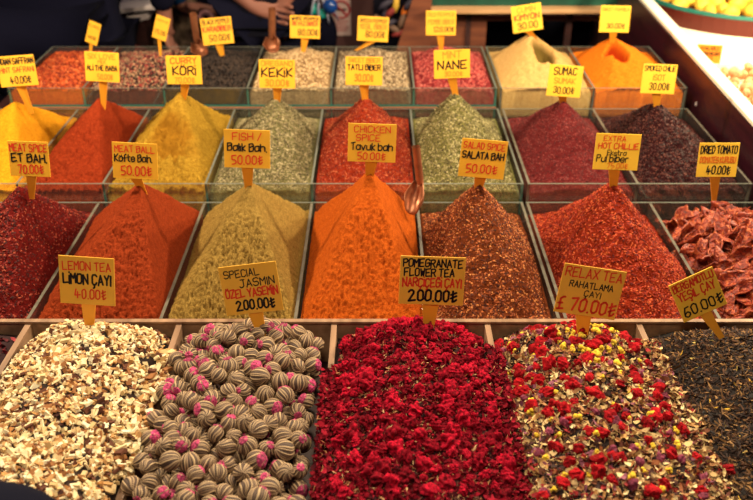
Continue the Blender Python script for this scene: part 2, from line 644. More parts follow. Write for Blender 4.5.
def peak(ax, ay, x0, x1, y0, y1, zb, zt, p=6.0, rough=0.004, seed=1, flat=0.0, streak=0.0, bf=1.0, dent=None, rscale=60, round_=0.02, skew=0.0):
    """a heaped pyramid or cone with its apex at (ax, ay, zt) and its foot on the bin's edges at zb"""
    H = zt - zb

    def fn(X, Y):
        u = np.where(X < ax, (ax - X) / (ax - x0), (X - ax) / (x1 - ax)) * 0.98
        v = np.where(Y < ay, (ay - Y) / (ay - y0) * bf, (Y - ay) / (y1 - ay))
        n = (np.abs(u) ** p + np.abs(v) ** p) ** (1 / p)
        n = n + 0.06 * fbm(X, Y, 9, seed + 50, 3) * np.clip(n * 2, 0, 1)
        h = H * (1 - np.sqrt(n * n + round_ ** 2))
        h = np.where(h > 0, h, h * 0.15)
        front = np.clip((v - np.abs(u)) * 4 + 0.6, 0, 1) * (Y < ay)
        Z = zb + h
        if flat > 0:      # smoothed patch pressed below the sign
            cut = zt - flat * 0.35 - (ay - Y) * 0.35
            top = np.clip((Z - (zt - flat * 2.2)) / (flat * 1.0), 0, 1)
        else:
            top = 0 * X
        Z = Z + rough * (0.35 + 0.65 * front) * (1 - 0.85 * top) * fbm(X, Y * 1.7, rscale, seed, 5, 0.65) * 2.0
        if streak:
            ang = np.arctan2(X - ax, (ay - Y))
            Z = Z + streak * vnoise(ang * 3, n * 0.3, 6, seed + 9) * np.clip(n * 2, 0, 1)
        if dent:
            dx, dy, dr, dd = dent
            q = ((X - dx) / dr) ** 2 + ((Y - dy) / (dr * 1.25)) ** 2 + 0.9 * fbm(X, Y, 25, seed + 33, 3)
            k = np.clip(1 - q, 0, 1)
            k = k * k * (3 - 2 * k)
            return Z - dd * k, np.clip(k * 1.6, 0, 1)
        return Z
    return fn


def apex_z(px, py, Y):
    return at(px, py, Y).z


INS = 0.0068
FL = 0.0075


def heap(name, px, py, xr, ya, yb, rim, ay, mats, label, cat, grains=(), zb=-0.02, step=0.004, **k):
    x0, x1 = xr[0] + INS, xr[1] - INS
    y0, y1 = ya + 0.007, yb - 0.007
    a = at(px, py, ay)
    ax = min(max(a.x, x0 + 0.03), x1 - 0.03)
    P = Pile(x0, x1, y0, y1, rim - BH + FL, peak(ax, ay, x0, x1, y0, y1, rim + zb, a.z, **k), step)
    P.build(name, mats, label, cat, grains)
    return P


def tri(c, d=0.62, l=1.3):
    return tuple(v * d for v in c), c, tuple(min(255, v * l) for v in c)


# ---- second row: five bins and two
PW = dict(p=12.0, rough=0.0054, streak=0.004, flat=0.03, step=0.002, rscale=210)
c = (112, 26, 22)
h21 = heap('spice_heap', 20, 186, X2[0:2], Y2a, Y2b, R2, 1.47,
           [powder('isot base', (60, 10, 10), (120, 26, 22), scale=160), grain('isot flakes', even((70, 12, 12), (120, 24, 20), (96, 16, 16), (150, 44, 30), (52, 8, 10), (166, 70, 44)))],
           'dark red flake heap under the meat spice sign', 'spice', [(OCT, 9000, (0.0032, 0.002, 0.001), 0.4, 1, 0.45)], p=2.4, rough=0.004)
h22 = heap('spice_heap', 140, 181, X2[1:3], Y2a, Y2b, R2, 1.47, [powder('rust powder', (118, 38, 14), (164, 62, 26), (182, 80, 40))],
           'rust orange ground heap under the meat ball sign', 'spice', seed=4, **PW)
h23 = heap('spice_heap', 250, 181, X2[2:4], Y2a, Y2b, R2, 1.47, [powder('mustard powder', (112, 84, 34), (164, 130, 62), (186, 154, 84), bump=0.7)],
           'mustard beige ground heap under the fish sign', 'spice', seed=14, **{**PW, 'rough': 0.0075})
h24 = heap('spice_heap', 370, 169, X2[3:5], Y2a, Y2b, R2, 1.475, [powder('turmeric powder', (160, 64, 12), (206, 94, 22), (220, 112, 36))],
           'bright orange ground pyramid under the chicken spice sign', 'spice', seed=24, **PW)
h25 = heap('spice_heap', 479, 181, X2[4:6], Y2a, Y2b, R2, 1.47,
           [powder('salad shaded base', (66, 26, 12), (130, 60, 28), scale=160), grain('salad flakes', even((104, 46, 22), (164, 80, 36), (132, 58, 26), (208, 128, 66), (62, 24, 16), (180, 92, 40), (84, 34, 18)))],  # base tone darkened to paint the shade between flakes
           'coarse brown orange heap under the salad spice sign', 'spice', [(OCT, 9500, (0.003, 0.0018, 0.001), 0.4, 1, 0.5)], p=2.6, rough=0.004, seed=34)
h26 = heap('spice_heap', 614, 180, X2r[0:2], Y2a, Y2b, R2, 1.47,
           [powder('pul biber base', (96, 20, 10), (150, 44, 20), scale=160), grain('pul biber flakes', even((136, 30, 14), (178, 56, 22), (156, 40, 16), (200, 86, 36), (98, 18, 12), (186, 64, 28)))],
           'red orange chilli flake heap under the extra hot sign', 'spice', [(OCT, 11000, (0.0034, 0.002, 0.001), 0.4, 1, 0.5)], p=2.2, rough=0.004, seed=44)

# ---- third row
h31 = heap('spice_heap', 14, 101, X3[0:2], Y3a, Y3b, R3, 1.95, [powder('yellow powder', (190, 116, 10), (224, 150, 22), (234, 166, 40), bump=0.3)],
           'bright yellow ground heap behind the meat spice sign', 'spice', seed=54, p=3.0, rough=0.003, flat=0.02)
h32 = heap('spice_heap', 99, 97, X3[1:3], Y3a, Y3b, R3, 1.95, [powder('paprika powder', (122, 34, 14), (164, 58, 24), (182, 76, 38))],
           'red orange ground heap between bright yellow and curry heaps', 'spice', seed=64, p=5, rough=0.007, rscale=150, step=0.0025, streak=0.004, flat=0.02)
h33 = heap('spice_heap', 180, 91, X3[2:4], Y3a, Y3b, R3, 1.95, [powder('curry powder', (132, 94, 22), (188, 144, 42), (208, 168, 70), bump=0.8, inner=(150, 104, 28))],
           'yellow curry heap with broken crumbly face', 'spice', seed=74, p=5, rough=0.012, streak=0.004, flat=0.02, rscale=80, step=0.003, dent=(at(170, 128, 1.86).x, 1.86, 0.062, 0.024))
GG = even((106, 94, 62), (160, 144, 102), (132, 118, 80), (184, 168, 126), (72, 62, 42), (148, 132, 92))
h34 = heap('spice_heap', 276, 96, X3[3:5], Y3a, Y3b, R3, 1.95, [powder('oregano base', (70, 64, 40), (134, 126, 80), scale=160), grain('oregano bits', GG)],
           'grey green dried oregano heap under the kekik sign', 'spice', [(OCT, 9000, (0.0036, 0.002, 0.001), 0.4, 1, 0.5)], seed=84, p=2.4, rough=0.004)
h35 = heap('spice_heap', 365, 95, X3[4:6], Y3a, Y3b, R3, 1.95,
           [powder('red spice base', (116, 26, 13), (160, 50, 24), scale=160), grain('red spice bits', even((134, 36, 18), (170, 64, 30), (148, 48, 22), (194, 96, 52), (92, 20, 12)))],
           'red chilli heap standing behind the chicken spice sign', 'spice', [(OCT, 7000, (0.003, 0.0018, 0.001), 0.4, 1, 0.45)], seed=94, p=2.6, rough=0.005)
h36 = heap('spice_heap', 455, 91, X3[5:7], Y3a, Y3b, R3, 1.95, [powder('mint base', (70, 66, 34), (136, 128, 70), scale=160), grain('mint bits', even((104, 94, 56), (160, 146, 94), (130, 118, 72), (188, 174, 120), (68, 60, 36)))],
           'olive green dried mint heap under the nane sign', 'spice', [(OCT, 9000, (0.0036, 0.002, 0.001), 0.4, 1, 0.5)], seed=104, p=2.4, rough=0.004)
h37 = heap('spice_heap', 563, 99, X3r[0:2], Y3a, Y3b, R3, 1.95,
           [powder('sumac base', (78, 20, 22), (118, 38, 38), scale=170), grain('sumac bits', even((90, 24, 26), (122, 40, 40), (104, 30, 32), (142, 58, 52), (66, 16, 20)))],
           'maroon ground sumac heap', 'spice', [(OCT, 8000, (0.0024, 0.0016, 0.001), 0.4, 1, 0.4)], seed=114, p=2.2, rough=0.004)
h38 = heap('spice_heap', 657, 102, X3r[1:3], Y3a, Y3b, R3, 1.95,
           [powder('black isot base', (26, 10, 12), (58, 24, 26), scale=150), grain('black isot bits', even((44, 14, 14), (70, 26, 24), (54, 18, 18), (104, 52, 40), (26, 8, 10), (80, 32, 26)), rough=0.55, spec=0.25)],
           'near black smoked chilli heap by the maroon side board', 'spice', [(OCT, 9000, (0.0034, 0.0022, 0.0012), 0.4, 1, 0.5)], seed=124, p=2.0, rough=0.005)


# ---- rear row: low mounds of seeds, two powders
def mound(px, py, xr, mats, label, grains, ay=2.42, p=2.2, zb=-0.012, seed=1, **k):
    return heap('spice_heap', px, py, xr, Y4a, Y4b, R4, ay, mats, label, 'spice', grains, zb=zb, p=p, rough=0.004, seed=seed, bf=0.92, **{'round_': 0.32, **k})


OC1 = ICO0
h41 = mound(72, 52, X4[0:2], [powder('orange flake base', (150, 44, 10), (206, 80, 24), scale=120), grain('orange flakes', even((178, 62, 20), (200, 84, 34), (146, 44, 14), (214, 106, 52), (120, 34, 12)))],
            'orange dried flake mound at far end of rear tray', [(BOX, 2600, (0.006, 0.004, 0.0016), 0.4, 1, 0.5)], seed=3)
h42 = mound(168, 49, X4[1:3], [powder('mixed pepper base', (40, 26, 24), (84, 48, 42), scale=120), grain('mixed peppercorns', even((164, 64, 54), (196, 156, 118), (46, 28, 28), (150, 46, 46), (120, 98, 74), (30, 20, 22), (176, 130, 94), (60, 36, 34)))],
            'mixed pink, black and white peppercorn mound', [(OC1, 4200, (0.0030, 0.0030, 0.0030), 0.2, 1, 1.0)], seed=5)
h43 = mound(222, 49, X4[2:4], [powder('black pepper base', (16, 12, 12), (36, 26, 24), scale=120), grain('black peppercorns', even((44, 32, 28), (60, 46, 38), (30, 22, 22), (72, 54, 44), (24, 18, 20)))],
            'black peppercorn layer beside the white pepper mound', [(OC1, 4200, (0.0029, 0.0029, 0.0029), 0.2, 1, 1.0)], seed=7)
h44 = mound(302, 43, X4[3:5], [powder('white pepper base', (110, 84, 56), (170, 136, 96), scale=120), grain('white peppercorns', even((190, 154, 104), (208, 174, 124), (160, 124, 82), (220, 190, 144), (136, 100, 66)))],
            'creamy white peppercorn mound', [(OC1, 4400, (0.0029, 0.0029, 0.0029), 0.2, 1, 1.0)], seed=9)
h45 = mound(372, 43, X4[4:6], [powder('grey pepper base', (70, 54, 40), (124, 100, 74), scale=120), grain('green grey peppercorns', even((156, 128, 92), (186, 160, 122), (122, 96, 70), (204, 180, 142), (92, 72, 54)))],
            'grey beige peppercorn mound next to creamy white mound', [(OC1, 4400, (0.0029, 0.0029, 0.0029), 0.2, 1, 1.0)], seed=11)
h46 = mound(444, 41, X4[5:7], [powder('pink pepper base', (110, 30, 34), (160, 50, 50), scale=120), grain('pink peppercorns', even((170, 54, 52), (190, 76, 70), (140, 36, 40), (206, 106, 92), (120, 30, 34)))],
            'pink peppercorn mound under the red pepper sign', [(OC1, 4400, (0.0029, 0.0029, 0.0029), 0.2, 1, 1.0)], seed=13)
dc = at(546, 56, 2.36)
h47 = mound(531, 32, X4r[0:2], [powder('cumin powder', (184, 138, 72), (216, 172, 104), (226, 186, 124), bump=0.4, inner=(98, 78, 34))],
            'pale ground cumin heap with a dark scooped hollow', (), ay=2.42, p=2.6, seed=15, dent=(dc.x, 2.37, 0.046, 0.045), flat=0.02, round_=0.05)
dc = at(617, 58, 2.36)
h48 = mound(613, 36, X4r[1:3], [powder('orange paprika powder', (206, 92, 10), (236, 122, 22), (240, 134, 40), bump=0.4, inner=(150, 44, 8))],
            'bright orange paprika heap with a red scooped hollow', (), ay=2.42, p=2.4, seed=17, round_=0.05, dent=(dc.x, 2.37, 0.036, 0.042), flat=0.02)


# ---- front row: loose teas
def tea_fn(x0, x1, y0, y1, top, side_back=-0.035, side_front=0.004, seed=0, cx=0.0):
    def fn(X, Y):
        u = (X - (x0 + x1) / 2) / ((x1 - x0) / 2) - cx
        t = np.clip((Y - y0) / (y1 - y0), 0, 1)
        side = side_front + (side_back - side_front) * np.clip((t - 0.45) / 0.5, 0, 1)
        dome = np.clip(1 - np.abs(u) ** 2.4, 0, 1)
        back = np.clip((1 - t) / 0.22, 0, 1)
        back = back * back * (3 - 2 * back)
        hh = side + (top - side) * dome * (0.30 + 0.70 * back) * (0.55 + 0.45 * np.clip(t / 0.6, 0, 1))
        return R1 + hh + 0.010 * fbm(X, Y, 22, seed, 4)
    return fn


def tea(i, top, seed, **k):
    x0, x1 = X1[i] + (0.0108 if i == 0 else 0.0065), X1[i + 1] - 0.0065
    return Pile(x0, x1, Y1a + 0.008, Y1b - 0.012, R1 - BH + FL, tea_fn(x0, x1, Y1a, Y1b, top, seed=seed, **k), 0.005)


p0 = tea(0, 0.0, 300, side_back=-0.03, side_front=-0.02)
p0.build('tea_heap', [plain('rosebud crumb base', (40, 14, 18), 0.9), grain('rosebud crumbs', even((120, 24, 34), (86, 18, 26), (170, 60, 66), (60, 20, 20), (196, 120, 110)))],
         'dark red rosebud tea at the far end of front tray', 'tea', [(PETAL, 1500, (0.007, 0.006, 0.005), 0.4, 1, 0.6)])
p1 = tea(1, 0.062, 310, side_front=0.010)
p1m = [plain('lemon tea gap shade', (36, 20, 14), 0.9, var=0.4, bscale=90),  # dark base colour paints the shadow gaps between the chips
                      grain('lemon tea bits', even((226, 202, 152), (238, 220, 176), (206, 172, 116), (232, 208, 160), (190, 140, 84), (240, 226, 190), (150, 96, 52), (222, 190, 136), (96, 52, 34), (236, 214, 168)), rough=0.8),
                      grain('lemon peel shreds', even((170, 112, 56), (70, 36, 28), (206, 150, 84), (120, 70, 40)))]
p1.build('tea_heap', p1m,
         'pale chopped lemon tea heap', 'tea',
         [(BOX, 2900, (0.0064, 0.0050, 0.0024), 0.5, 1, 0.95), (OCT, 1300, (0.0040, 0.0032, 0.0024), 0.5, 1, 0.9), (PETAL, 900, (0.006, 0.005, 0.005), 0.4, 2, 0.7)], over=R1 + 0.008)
p2 = tea(2, 0.050, 320, side_front=0.012)
p3 = tea(3, 0.060, 330, side_front=0.022)
RB = [plain('pomegranate gap shade', (36, 4, 10), 0.95, var=0.4, bscale=90), grain('pomegranate petals', even((142, 14, 34), (100, 8, 24), (164, 26, 46), (60, 6, 16), (146, 18, 36), (114, 10, 26)), rough=0.9, spec=0.1),  # near-black red base stands for shade in the gaps between flowers
      grain('pomegranate stamens', even((196, 134, 84), (160, 92, 54), (214, 170, 118), (92, 44, 30)))]
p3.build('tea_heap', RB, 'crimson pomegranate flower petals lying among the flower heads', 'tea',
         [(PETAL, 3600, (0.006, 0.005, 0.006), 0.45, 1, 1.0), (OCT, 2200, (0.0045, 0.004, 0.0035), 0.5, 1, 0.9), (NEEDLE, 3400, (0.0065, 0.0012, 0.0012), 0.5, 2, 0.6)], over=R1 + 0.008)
p4 = tea(4, 0.055, 340, side_front=0.022)
p4m = [plain('relax tea gap shade', (30, 16, 14), 0.95, var=0.4, bscale=90),  # base painted dark as the shaded gaps among the petals
                      grain('relax tea petals', even((226, 196, 132), (190, 140, 80), (146, 82, 44), (232, 206, 150), (100, 52, 38), (200, 164, 106), (140, 76, 96), (70, 34, 28), (206, 172, 118), (156, 34, 38), (166, 114, 70), (120, 66, 40), (52, 26, 22))),
                      grain('relax tea stems', even((190, 150, 92), (120, 76, 46), (210, 180, 120), (76, 44, 32)))]
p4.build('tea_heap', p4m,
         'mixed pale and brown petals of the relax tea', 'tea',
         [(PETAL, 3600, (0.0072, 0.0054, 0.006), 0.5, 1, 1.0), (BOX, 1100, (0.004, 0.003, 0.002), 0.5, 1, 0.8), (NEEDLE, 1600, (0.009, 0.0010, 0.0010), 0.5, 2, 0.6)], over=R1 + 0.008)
p5 = tea(5, 0.040, 350, side_front=0.012)
p5.build('tea_heap', [plain('green tea crumb base', (22, 16, 14), 0.95, var=0.4, bscale=90),
                      grain('rolled tea leaves', even((62, 36, 24), (40, 23, 18), (88, 54, 32), (26, 15, 15), (118, 82, 46), (50, 29, 22), (142, 102, 56), (34, 21, 18))),
                      grain('yellow petals in tea', even((206, 150, 40), (190, 160, 80), (226, 176, 52)))],
         'dark bergamot tea leaves flecked with yellow', 'tea',
         [(NEEDLE, 9000, (0.0074, 0.0014, 0.0014), 0.5, 1, 0.6), (PETAL, 90, (0.006, 0.0022, 0.003), 0.4, 2, 0.5)], over=R1 + 0.008)


def spill(pa, pb, xd, y0, y1, grains, mats, name, label):
    """bits heaped across the top of the board at xd, between the heaps pa and pb"""
    Vs, Ts, Ms, off = [], [], [], 0
    for (tv, tf), n, s_, jit, m, tilt in grains:
        x = rng.uniform(xd - 0.012, xd + 0.012, n)
        y = rng.uniform(y0, y1, n)
        h = np.minimum(np.maximum(pa.z(x - 0.02, y), pb.z(x + 0.02, y)), R1 + 0.03)
        z = R1 + 0.004 + rng.random(n) * np.maximum(h - R1 - 0.002, 0.001)
        nn = np.tile(np.array([0, 0, 1.0]), (n, 1))
        gv, gf = scatter(tv, tf, x, y, z, nn, s_, jit, tilt)
        Vs.append(gv)
        Ts.append(gf + off)
        Ms.append(np.full(len(gf), m))
        off += len(gv)
    o = mesh_np(name, np.concatenate(Vs), np.concatenate(Ts), mats, None, np.concatenate(Ms), loc=(xd, (y0 + y1) / 2, R1))
    return tag(o, label, 'tea', None, 'stuff')


def poisson(pile, n_max, dmin, tries, y_lim=(0.80, 9), margin=0.01, accept=None):
    x0, x1, y0, y1 = pile.b
    out = []
    cell = {}
    for _ in range(tries):
        x = random.uniform(x0 + margin, x1 - margin)
        y = random.uniform(max(y0 + margin, y_lim[0]), min(y1 - margin, y_lim[1]))
        if accept and not accept(x, y):
            continue
        z = float(pile.z(x, y))
        k = (int(x / dmin), int(y / dmin))
        ok = True
        for i in (-1, 0, 1):
            for j in (-1, 0, 1):
                for q in cell.get((k[0] + i, k[1] + j), ()):
                    if (q[0] - x) ** 2 + (q[1] - y) ** 2 + (q[2] - z) ** 2 < dmin * dmin:
                        ok = False
        if ok:
            cell.setdefault(k, []).append((x, y, z))
            out.append((x, y, z))
            if len(out) >= n_max:
                break
    return out


PGR = [(PETAL, 700, (0.006, 0.005, 0.005), 0.45, 1, 0.8), (OCT, 500, (0.004, 0.0035, 0.003), 0.5, 1, 0.9), (NEEDLE, 200, (0.006, 0.0009, 0.0009), 0.5, 2, 0.6)]
spill(p2, p3, X1[3], 0.78, 1.10, PGR, RB, 'spilled_petals', 'crimson petals spilled over the board beside the tea balls')
spill(p3, p4, X1[4], 0.78, 1.17, PGR, RB, 'spilled_petals', 'crimson petals spilled over the board beside the relax tea')
spill(p4, p5, X1[5], 0.78, 1.19, [(PETAL, 900, (0.0062, 0.0048, 0.005), 0.5, 0, 0.8), (NEEDLE, 300, (0.009, 0.0010, 0.0010), 0.5, 1, 0.6)], p4m[1:], 'spilled_petals', 'pale petals spilled over the board beside the bergamot tea')
spill(p1, p2, X1[2], 0.86, 1.16, [(BOX, 260, (0.0066, 0.0050, 0.0026), 0.5, 0, 0.6)], p1m[1:], 'spilled_peel', 'pale lemon tea bits spilled over the board beside the tea balls')
# ------------------------------------------------------------------ tea balls
def strand_mat():
    m, nt, b = new_mat('tied tea leaves')
    a = nt.nodes.new('ShaderNodeAttribute')
    a.attribute_name = 'dug'
    r = ramp(nt, [(0.06, (24, 15, 16)), (0.26, (84, 62, 50)), (0.48, (144, 116, 88)), (0.95, (192, 164, 124))])
    nt.links.new(a.outputs['Fac'], r.inputs['Fac'])
    nt.links.new(r.outputs['Color'], b.inputs['Base Color'])
    b.inputs['Roughness'].default_value = 0.7
    return m


M['strands'] = strand_mat()
M['rose'] = plain('rose petals', (150, 50, 88), 0.85, bump=0.5, bscale=260, var=0.5, each=0.4)
BR = 0.0146


def make_ball(seed, bud):
    r = random.Random(seed)
    nu, nv = 132, 18
    V, at_ = [], []
    ph = [r.uniform(0, 6.3) for _ in range(6)]
    for j in range(nv + 1):
        t = PI * j / nv
        for i in range(nu):
            a = 2 * PI * i / nu
            tw = a + 0.45 * math.sin(1.3 * t + ph[0]) + 0.05 * math.sin(4 * t + ph[1]) + 0.12 * math.sin(3 * a + ph[4])
            q = 12 * tw / PI + ph[2]
            s = 1 - (1 - abs(math.sin(q * PI))) ** 1.15
            s = s * (0.62 + 0.38 * math.sin(math.floor(q) * 2.4 + ph[3]))
            rad = BR * (1 - 0.10 * (1 - s) * math.sin(t) + 0.04 * math.sin(2 * a + ph[5]))
            V.append((rad * math.sin(t) * math.cos(a), rad * math.sin(t) * math.sin(a), rad * 1.02 * math.cos(t)))
            at_.append(s)
    Q = [(j * nu + i, (j + 1) * nu + i, (j + 1) * nu + (i + 1) % nu, j * nu + (i + 1) % nu) for j in range(nv) for i in range(nu)]
    root = empty('tea_ball', (0, 0, 0), 'hand tied dried tea ball in the jasmine bin', 'tea ball', 'jasmine tea balls in the front tray')
    mesh_np('leaf_wrap', V, Q, M['strands'], root, smooth=True, attr=at_)
    if bud:
        # ruffled rose tip sitting in the top of the wrap
        V, Q = [], []
        nu2, nv2 = 26, 7
        op = r.uniform(0.55, 1.0)
        for j in range(nv2 + 1):
            t = op * j / nv2
            for i in range(nu2):
                a = 2 * PI * i / nu2
                rad = BR * (1.045 + 0.035 * math.sin(7 * a + 3 * j + ph[1]) * (j / nv2) + 0.03 * math.sin(4 * a + ph[0]))
                if j == nv2:
                    rad = BR * 0.9
                V.append((rad * math.sin(t) * math.cos(a), rad * math.sin(t) * math.sin(a), rad * math.cos(t)))
        Q = [(j * nu2 + i, (j + 1) * nu2 + i, (j + 1) * nu2 + (i + 1) % nu2, j * nu2 + (i + 1) % nu2) for j in range(nv2) for i in range(nu2)]
        b = mesh_np('flower_tip', V, Q, M['rose'], root, smooth=True)
        b['label'] = 'magenta flower tip'
    return root


ball_protos = [make_ball(s, s % 5 in (0, 1, 3)) for s in range(10)]
def hexpack(x0, x1, y0, y1, d, jit, ox=0.0, oy=0.0):
    out, row, y = [], 0, y0 + oy
    while y < y1:
        x = x0 + ox + (d / 2 if row % 2 else 0)
        while x < x1:
            out.append((min(x1, max(x0, x + random.uniform(-jit, jit))), y + random.uniform(-jit, jit)))
            x += d
        y += d * 0.80
        row += 1
    return out


D_ = 0.0298
bx0, bx1 = X1[2] + 0.0215, X1[3] - 0.0215
spots = [(x, y, float(p2.z(x, y)) + random.uniform(-0.009, 0.008)) for x, y in hexpack(bx0, bx1, 0.79, Y1b - 0.030, D_, 0.0055)]
sel = [(x, y, float(p2.z(x, y)) - 0.026) for x, y in hexpack(bx0, bx1, 0.79, Y1b - 0.030, D_, 0.001, D_ / 2, 0.009)]
used = set()
for k, (x, y, z) in enumerate(spots + sel):
    i = random.randrange(10)
    p = ball_protos[i]
    # tips mostly turned outwards and towards the aisle
    tilt = Euler((random.gauss(0.5, 0.8), random.gauss(0, 0.9), random.uniform(0, 6.28)))
    sc = random.uniform(0.82, 1.06)
    o = copy_tree(p, (x, y, z + 0.004), tilt, sc)
    o['label'] = ('dried tea ball with a magenta flower tip' if len(p.children) > 1 else 'plain striped dried tea ball without flower tip') + ' in the jasmine bin'
for p in ball_protos:
    for ch in list(p.children):
        bpy.data.objects.remove(ch)
    bpy.data.objects.remove(p)


# ------------------------------------------------------------------ flower heads and other countable bits
def blob(seed, R, amp, sub=ICO2, k=3.0, squash=1.0):
    r = np.random.default_rng(seed)
    V = sub[0].copy()
    d = np.zeros(len(V))
    for _ in range(9):
        w = r.normal(0, k, 3)
        d += np.sin(V @ w + r.uniform(0, 6.3))
    d /= 3.0
    V = V * (R * (1 + amp * d))[:, None]
    V[:, 2] *= squash
    return V, sub[1]


def protos(name, mats, seeds, maker, smooth=False):
    out = []
    for s in seeds:
        V, T = maker(s)
        me_o = mesh_np(name, V, T, mats, smooth=smooth)
        COL.objects.unlink(me_o)
        out.append(me_o)
    return out


def strew(ps, pts, label, cat, group, lift=0.0, smin=0.8, smax=1.2, rot=None):
    for x, y, z in pts:
        p = random.choice(ps)
        o = p.copy()
        COL.objects.link(o)
        o.location = (x, y, z + lift)
        o.rotation_euler = rot(x, y) if rot else (random.uniform(0, 6.28), random.uniform(0, 6.28), random.uniform(0, 6.28))
        s = random.uniform(smin, smax)
        o.scale = (s, s, s)
        tag(o, label, cat, group)


M['pom'] = plain('dried pomegranate flower', (134, 14, 34), 0.95, spec=0.1, bump=0.9, bscale=260, var=0.5, each=0.6)
pom = protos('pomegranate_flower', M['pom'], range(6), lambda s: blob(s, 0.0098, 0.26, ICO3, 4.2, 0.85))
strew(pom, poisson(p3, 260, 0.0185, 30000, margin=0.013), 'dried crimson pomegranate flower head in the pomegranate bin', 'dried flower', 'pomegranate flower heads', 0.004, 0.45, 1.3)

M['redbud'] = plain('dried red bud', (150, 20, 28), 0.9, spec=0.1, bump=0.9, bscale=240, var=0.3, each=0.35)
M['yellowflower'] = plain('dried yellow flower', (230, 184, 62), 0.95, spec=0.1, bump=0.5, bscale=300, var=0.2, each=0.2)
M['pinkbud'] = plain('dried pink bud', (130, 60, 80), 0.8, spec=0.1, bump=0.4, bscale=200, var=0.3, each=0.4)
M['palepetal'] = plain('pale dried petal', (236, 216, 168), 0.8, bump=0.2, var=0.1)


def elong(s, R):
    V, T = blob(s, R, 0.22, ICO2, 3.5)
    V[:, 0] *= 1.35
    return V, T


red = protos('red_flower_bud', M['redbud'], range(10, 15), lambda s: elong(s, 0.0088))
strew(red, poisson(p4, 85, 0.019, 30000, margin=0.012), 'dried red flower bud in the relax tea', 'dried flower', 'red buds in the relax tea', 0.002, 0.7, 1.3)


def cluster(s):
    r = np.random.default_rng(s)
    Vs, Ts, n = [], [], 0
    for k in range(7):
        d = r.normal(0, 1, 3)
        d = d / np.linalg.norm(d) * 0.0042
        d[2] *= 0.6
        V, T = ICO1
        Vs.append(V * 0.0034 * r.uniform(0.85, 1.2) + d)
        Ts.append(T + n)
        n += len(V)
    return np.concatenate(Vs), np.concatenate(Ts)


yel = protos('yellow_flower', M['yellowflower'], range(20, 24), cluster, smooth=True)
c0 = at(588, 352, 1.12)
strew(yel, poisson(p4, 34, 0.0125, 30000, margin=0.012, accept=lambda x, y: (x - c0.x) ** 2 / 0.055 ** 2 + (y - c0.y) ** 2 / 0.07 ** 2 < 1),
      'dried yellow flower cluster near the relax tea sign', 'dried flower', 'yellow flowers by the relax tea sign', 0.003, 0.8, 1.25)
strew(yel, poisson(p4, 46, 0.026, 30000, margin=0.012, accept=lambda x, y: (x - c0.x) ** 2 / 0.055 ** 2 + (y - c0.y) ** 2 / 0.07 ** 2 > 1.3),
      'dried yellow flower cluster scattered through the relax tea', 'dried flower', 'yellow flowers scattered in the relax tea', 0.003, 0.7, 1.1)
pk = protos('pink_rosebud', M['pinkbud'], range(30, 33), lambda s: elong(s, 0.0062))
strew(pk, poisson(p4, 40, 0.027, 30000, margin=0.012), 'small dusty pink rosebud in the relax tea', 'dried flower', 'pink rosebuds in the relax tea', 0.003, 0.7, 1.15)

# one red pepper-like bud that fell onto the dark tea
b_ = at(707, 470, 0.868)
V, T = elong(77, 0.0078)
o = mesh_np('red_flower_bud', V, T, M['redbud'])
o.location = (max(b_.x, X1[5] + 0.02), b_.y, float(p5.z(max(b_.x, X1[5] + 0.02), b_.y)) + 0.006)
o.rotation_euler = (0.2, 0.5, 2.4)
tag(o, 'red bud fallen onto the dark bergamot tea', 'dried flower')


# ------------------------------------------------------------------ dried tomatoes
def tomato_mat():
    m, nt, b = new_mat('dried tomato')
    tc = nt.nodes.new('ShaderNodeTexCoord')
    n = nt.nodes.new('ShaderNodeTexNoise')
    n.inputs['Scale'].default_value = 110
    n.inputs['Detail'].default_value = 7
    n.inputs['Distortion'].default_value = 1.2
    nt.links.new(tc.outputs['Object'], n.inputs['Vector'])
    r = ramp(nt, [(0.34, (74, 16, 8)), (0.52, (142, 44, 20)), (0.72, (206, 112, 60))])
    nt.links.new(n.outputs['Fac'], r.inputs['Fac'])
    nt.links.new(r.outputs['Color'], b.inputs['Base Color'])
    b.inputs['Roughness'].default_value = 0.5
    bp = nt.nodes.new('ShaderNodeBump')
    bp.inputs['Strength'].default_value = 0.9
    bp.inputs['Distance'].default_value = 0.006
    nt.links.new(n.outputs['Fac'], bp.inputs['Height'])
    nt.links.new(bp.outputs['Normal'], b.inputs['Normal'])
    return m


M['tomato'] = tomato_mat()


def tomato(s):
    r = np.random.default_rng(s)
    nu, nv = 22, 6
    ph = r.uniform(0, 6.3, 5)
    L, W = 0.033 * r.uniform(0.9, 1.1), 0.0135 * r.uniform(0.85, 1.15)
    top, bot = [], []
    for j in range(nv + 1):
        q = j / nv
        for i in range(nu):
            a = 2 * PI * i / nu
            rr = q * (1 + 0.10 * math.sin(3 * a + ph[0]) + 0.06 * math.sin(6 * a + ph[1]))
            x, y = L * rr * math.cos(a), W * rr * math.sin(a)
            cup = 0.013 * q * q + 0.0042 * q * math.sin(3 * a + ph[2]) + 0.0024 * math.sin(8 * a + ph[3]) * q
            bend = -0.010 * (x / L) ** 2 + 0.004 * math.sin(x / L * 2 + ph[4])
            zz = cup + bend
            top.append((x, y, zz + 0.0012))
            bot.append((x * 1.03, y * 1.05, zz - 0.0022))
    V = np.array(top + bot)
    n = len(top)
    Q = []
    for j in range(nv):
        for i in range(nu):
            a, b, c_, d = j * nu + i, j * nu + (i + 1) % nu, (j + 1) * nu + (i + 1) % nu, (j + 1) * nu + i
            Q.append((a, d, c_, b))
            Q.append((n + a, n + b, n + c_, n + d))
    for i in range(nu):
        a, b = nv * nu + i, nv * nu + (i + 1) % nu
        Q.append((a, n + a, n + b, b))
    return V, np.array(Q)


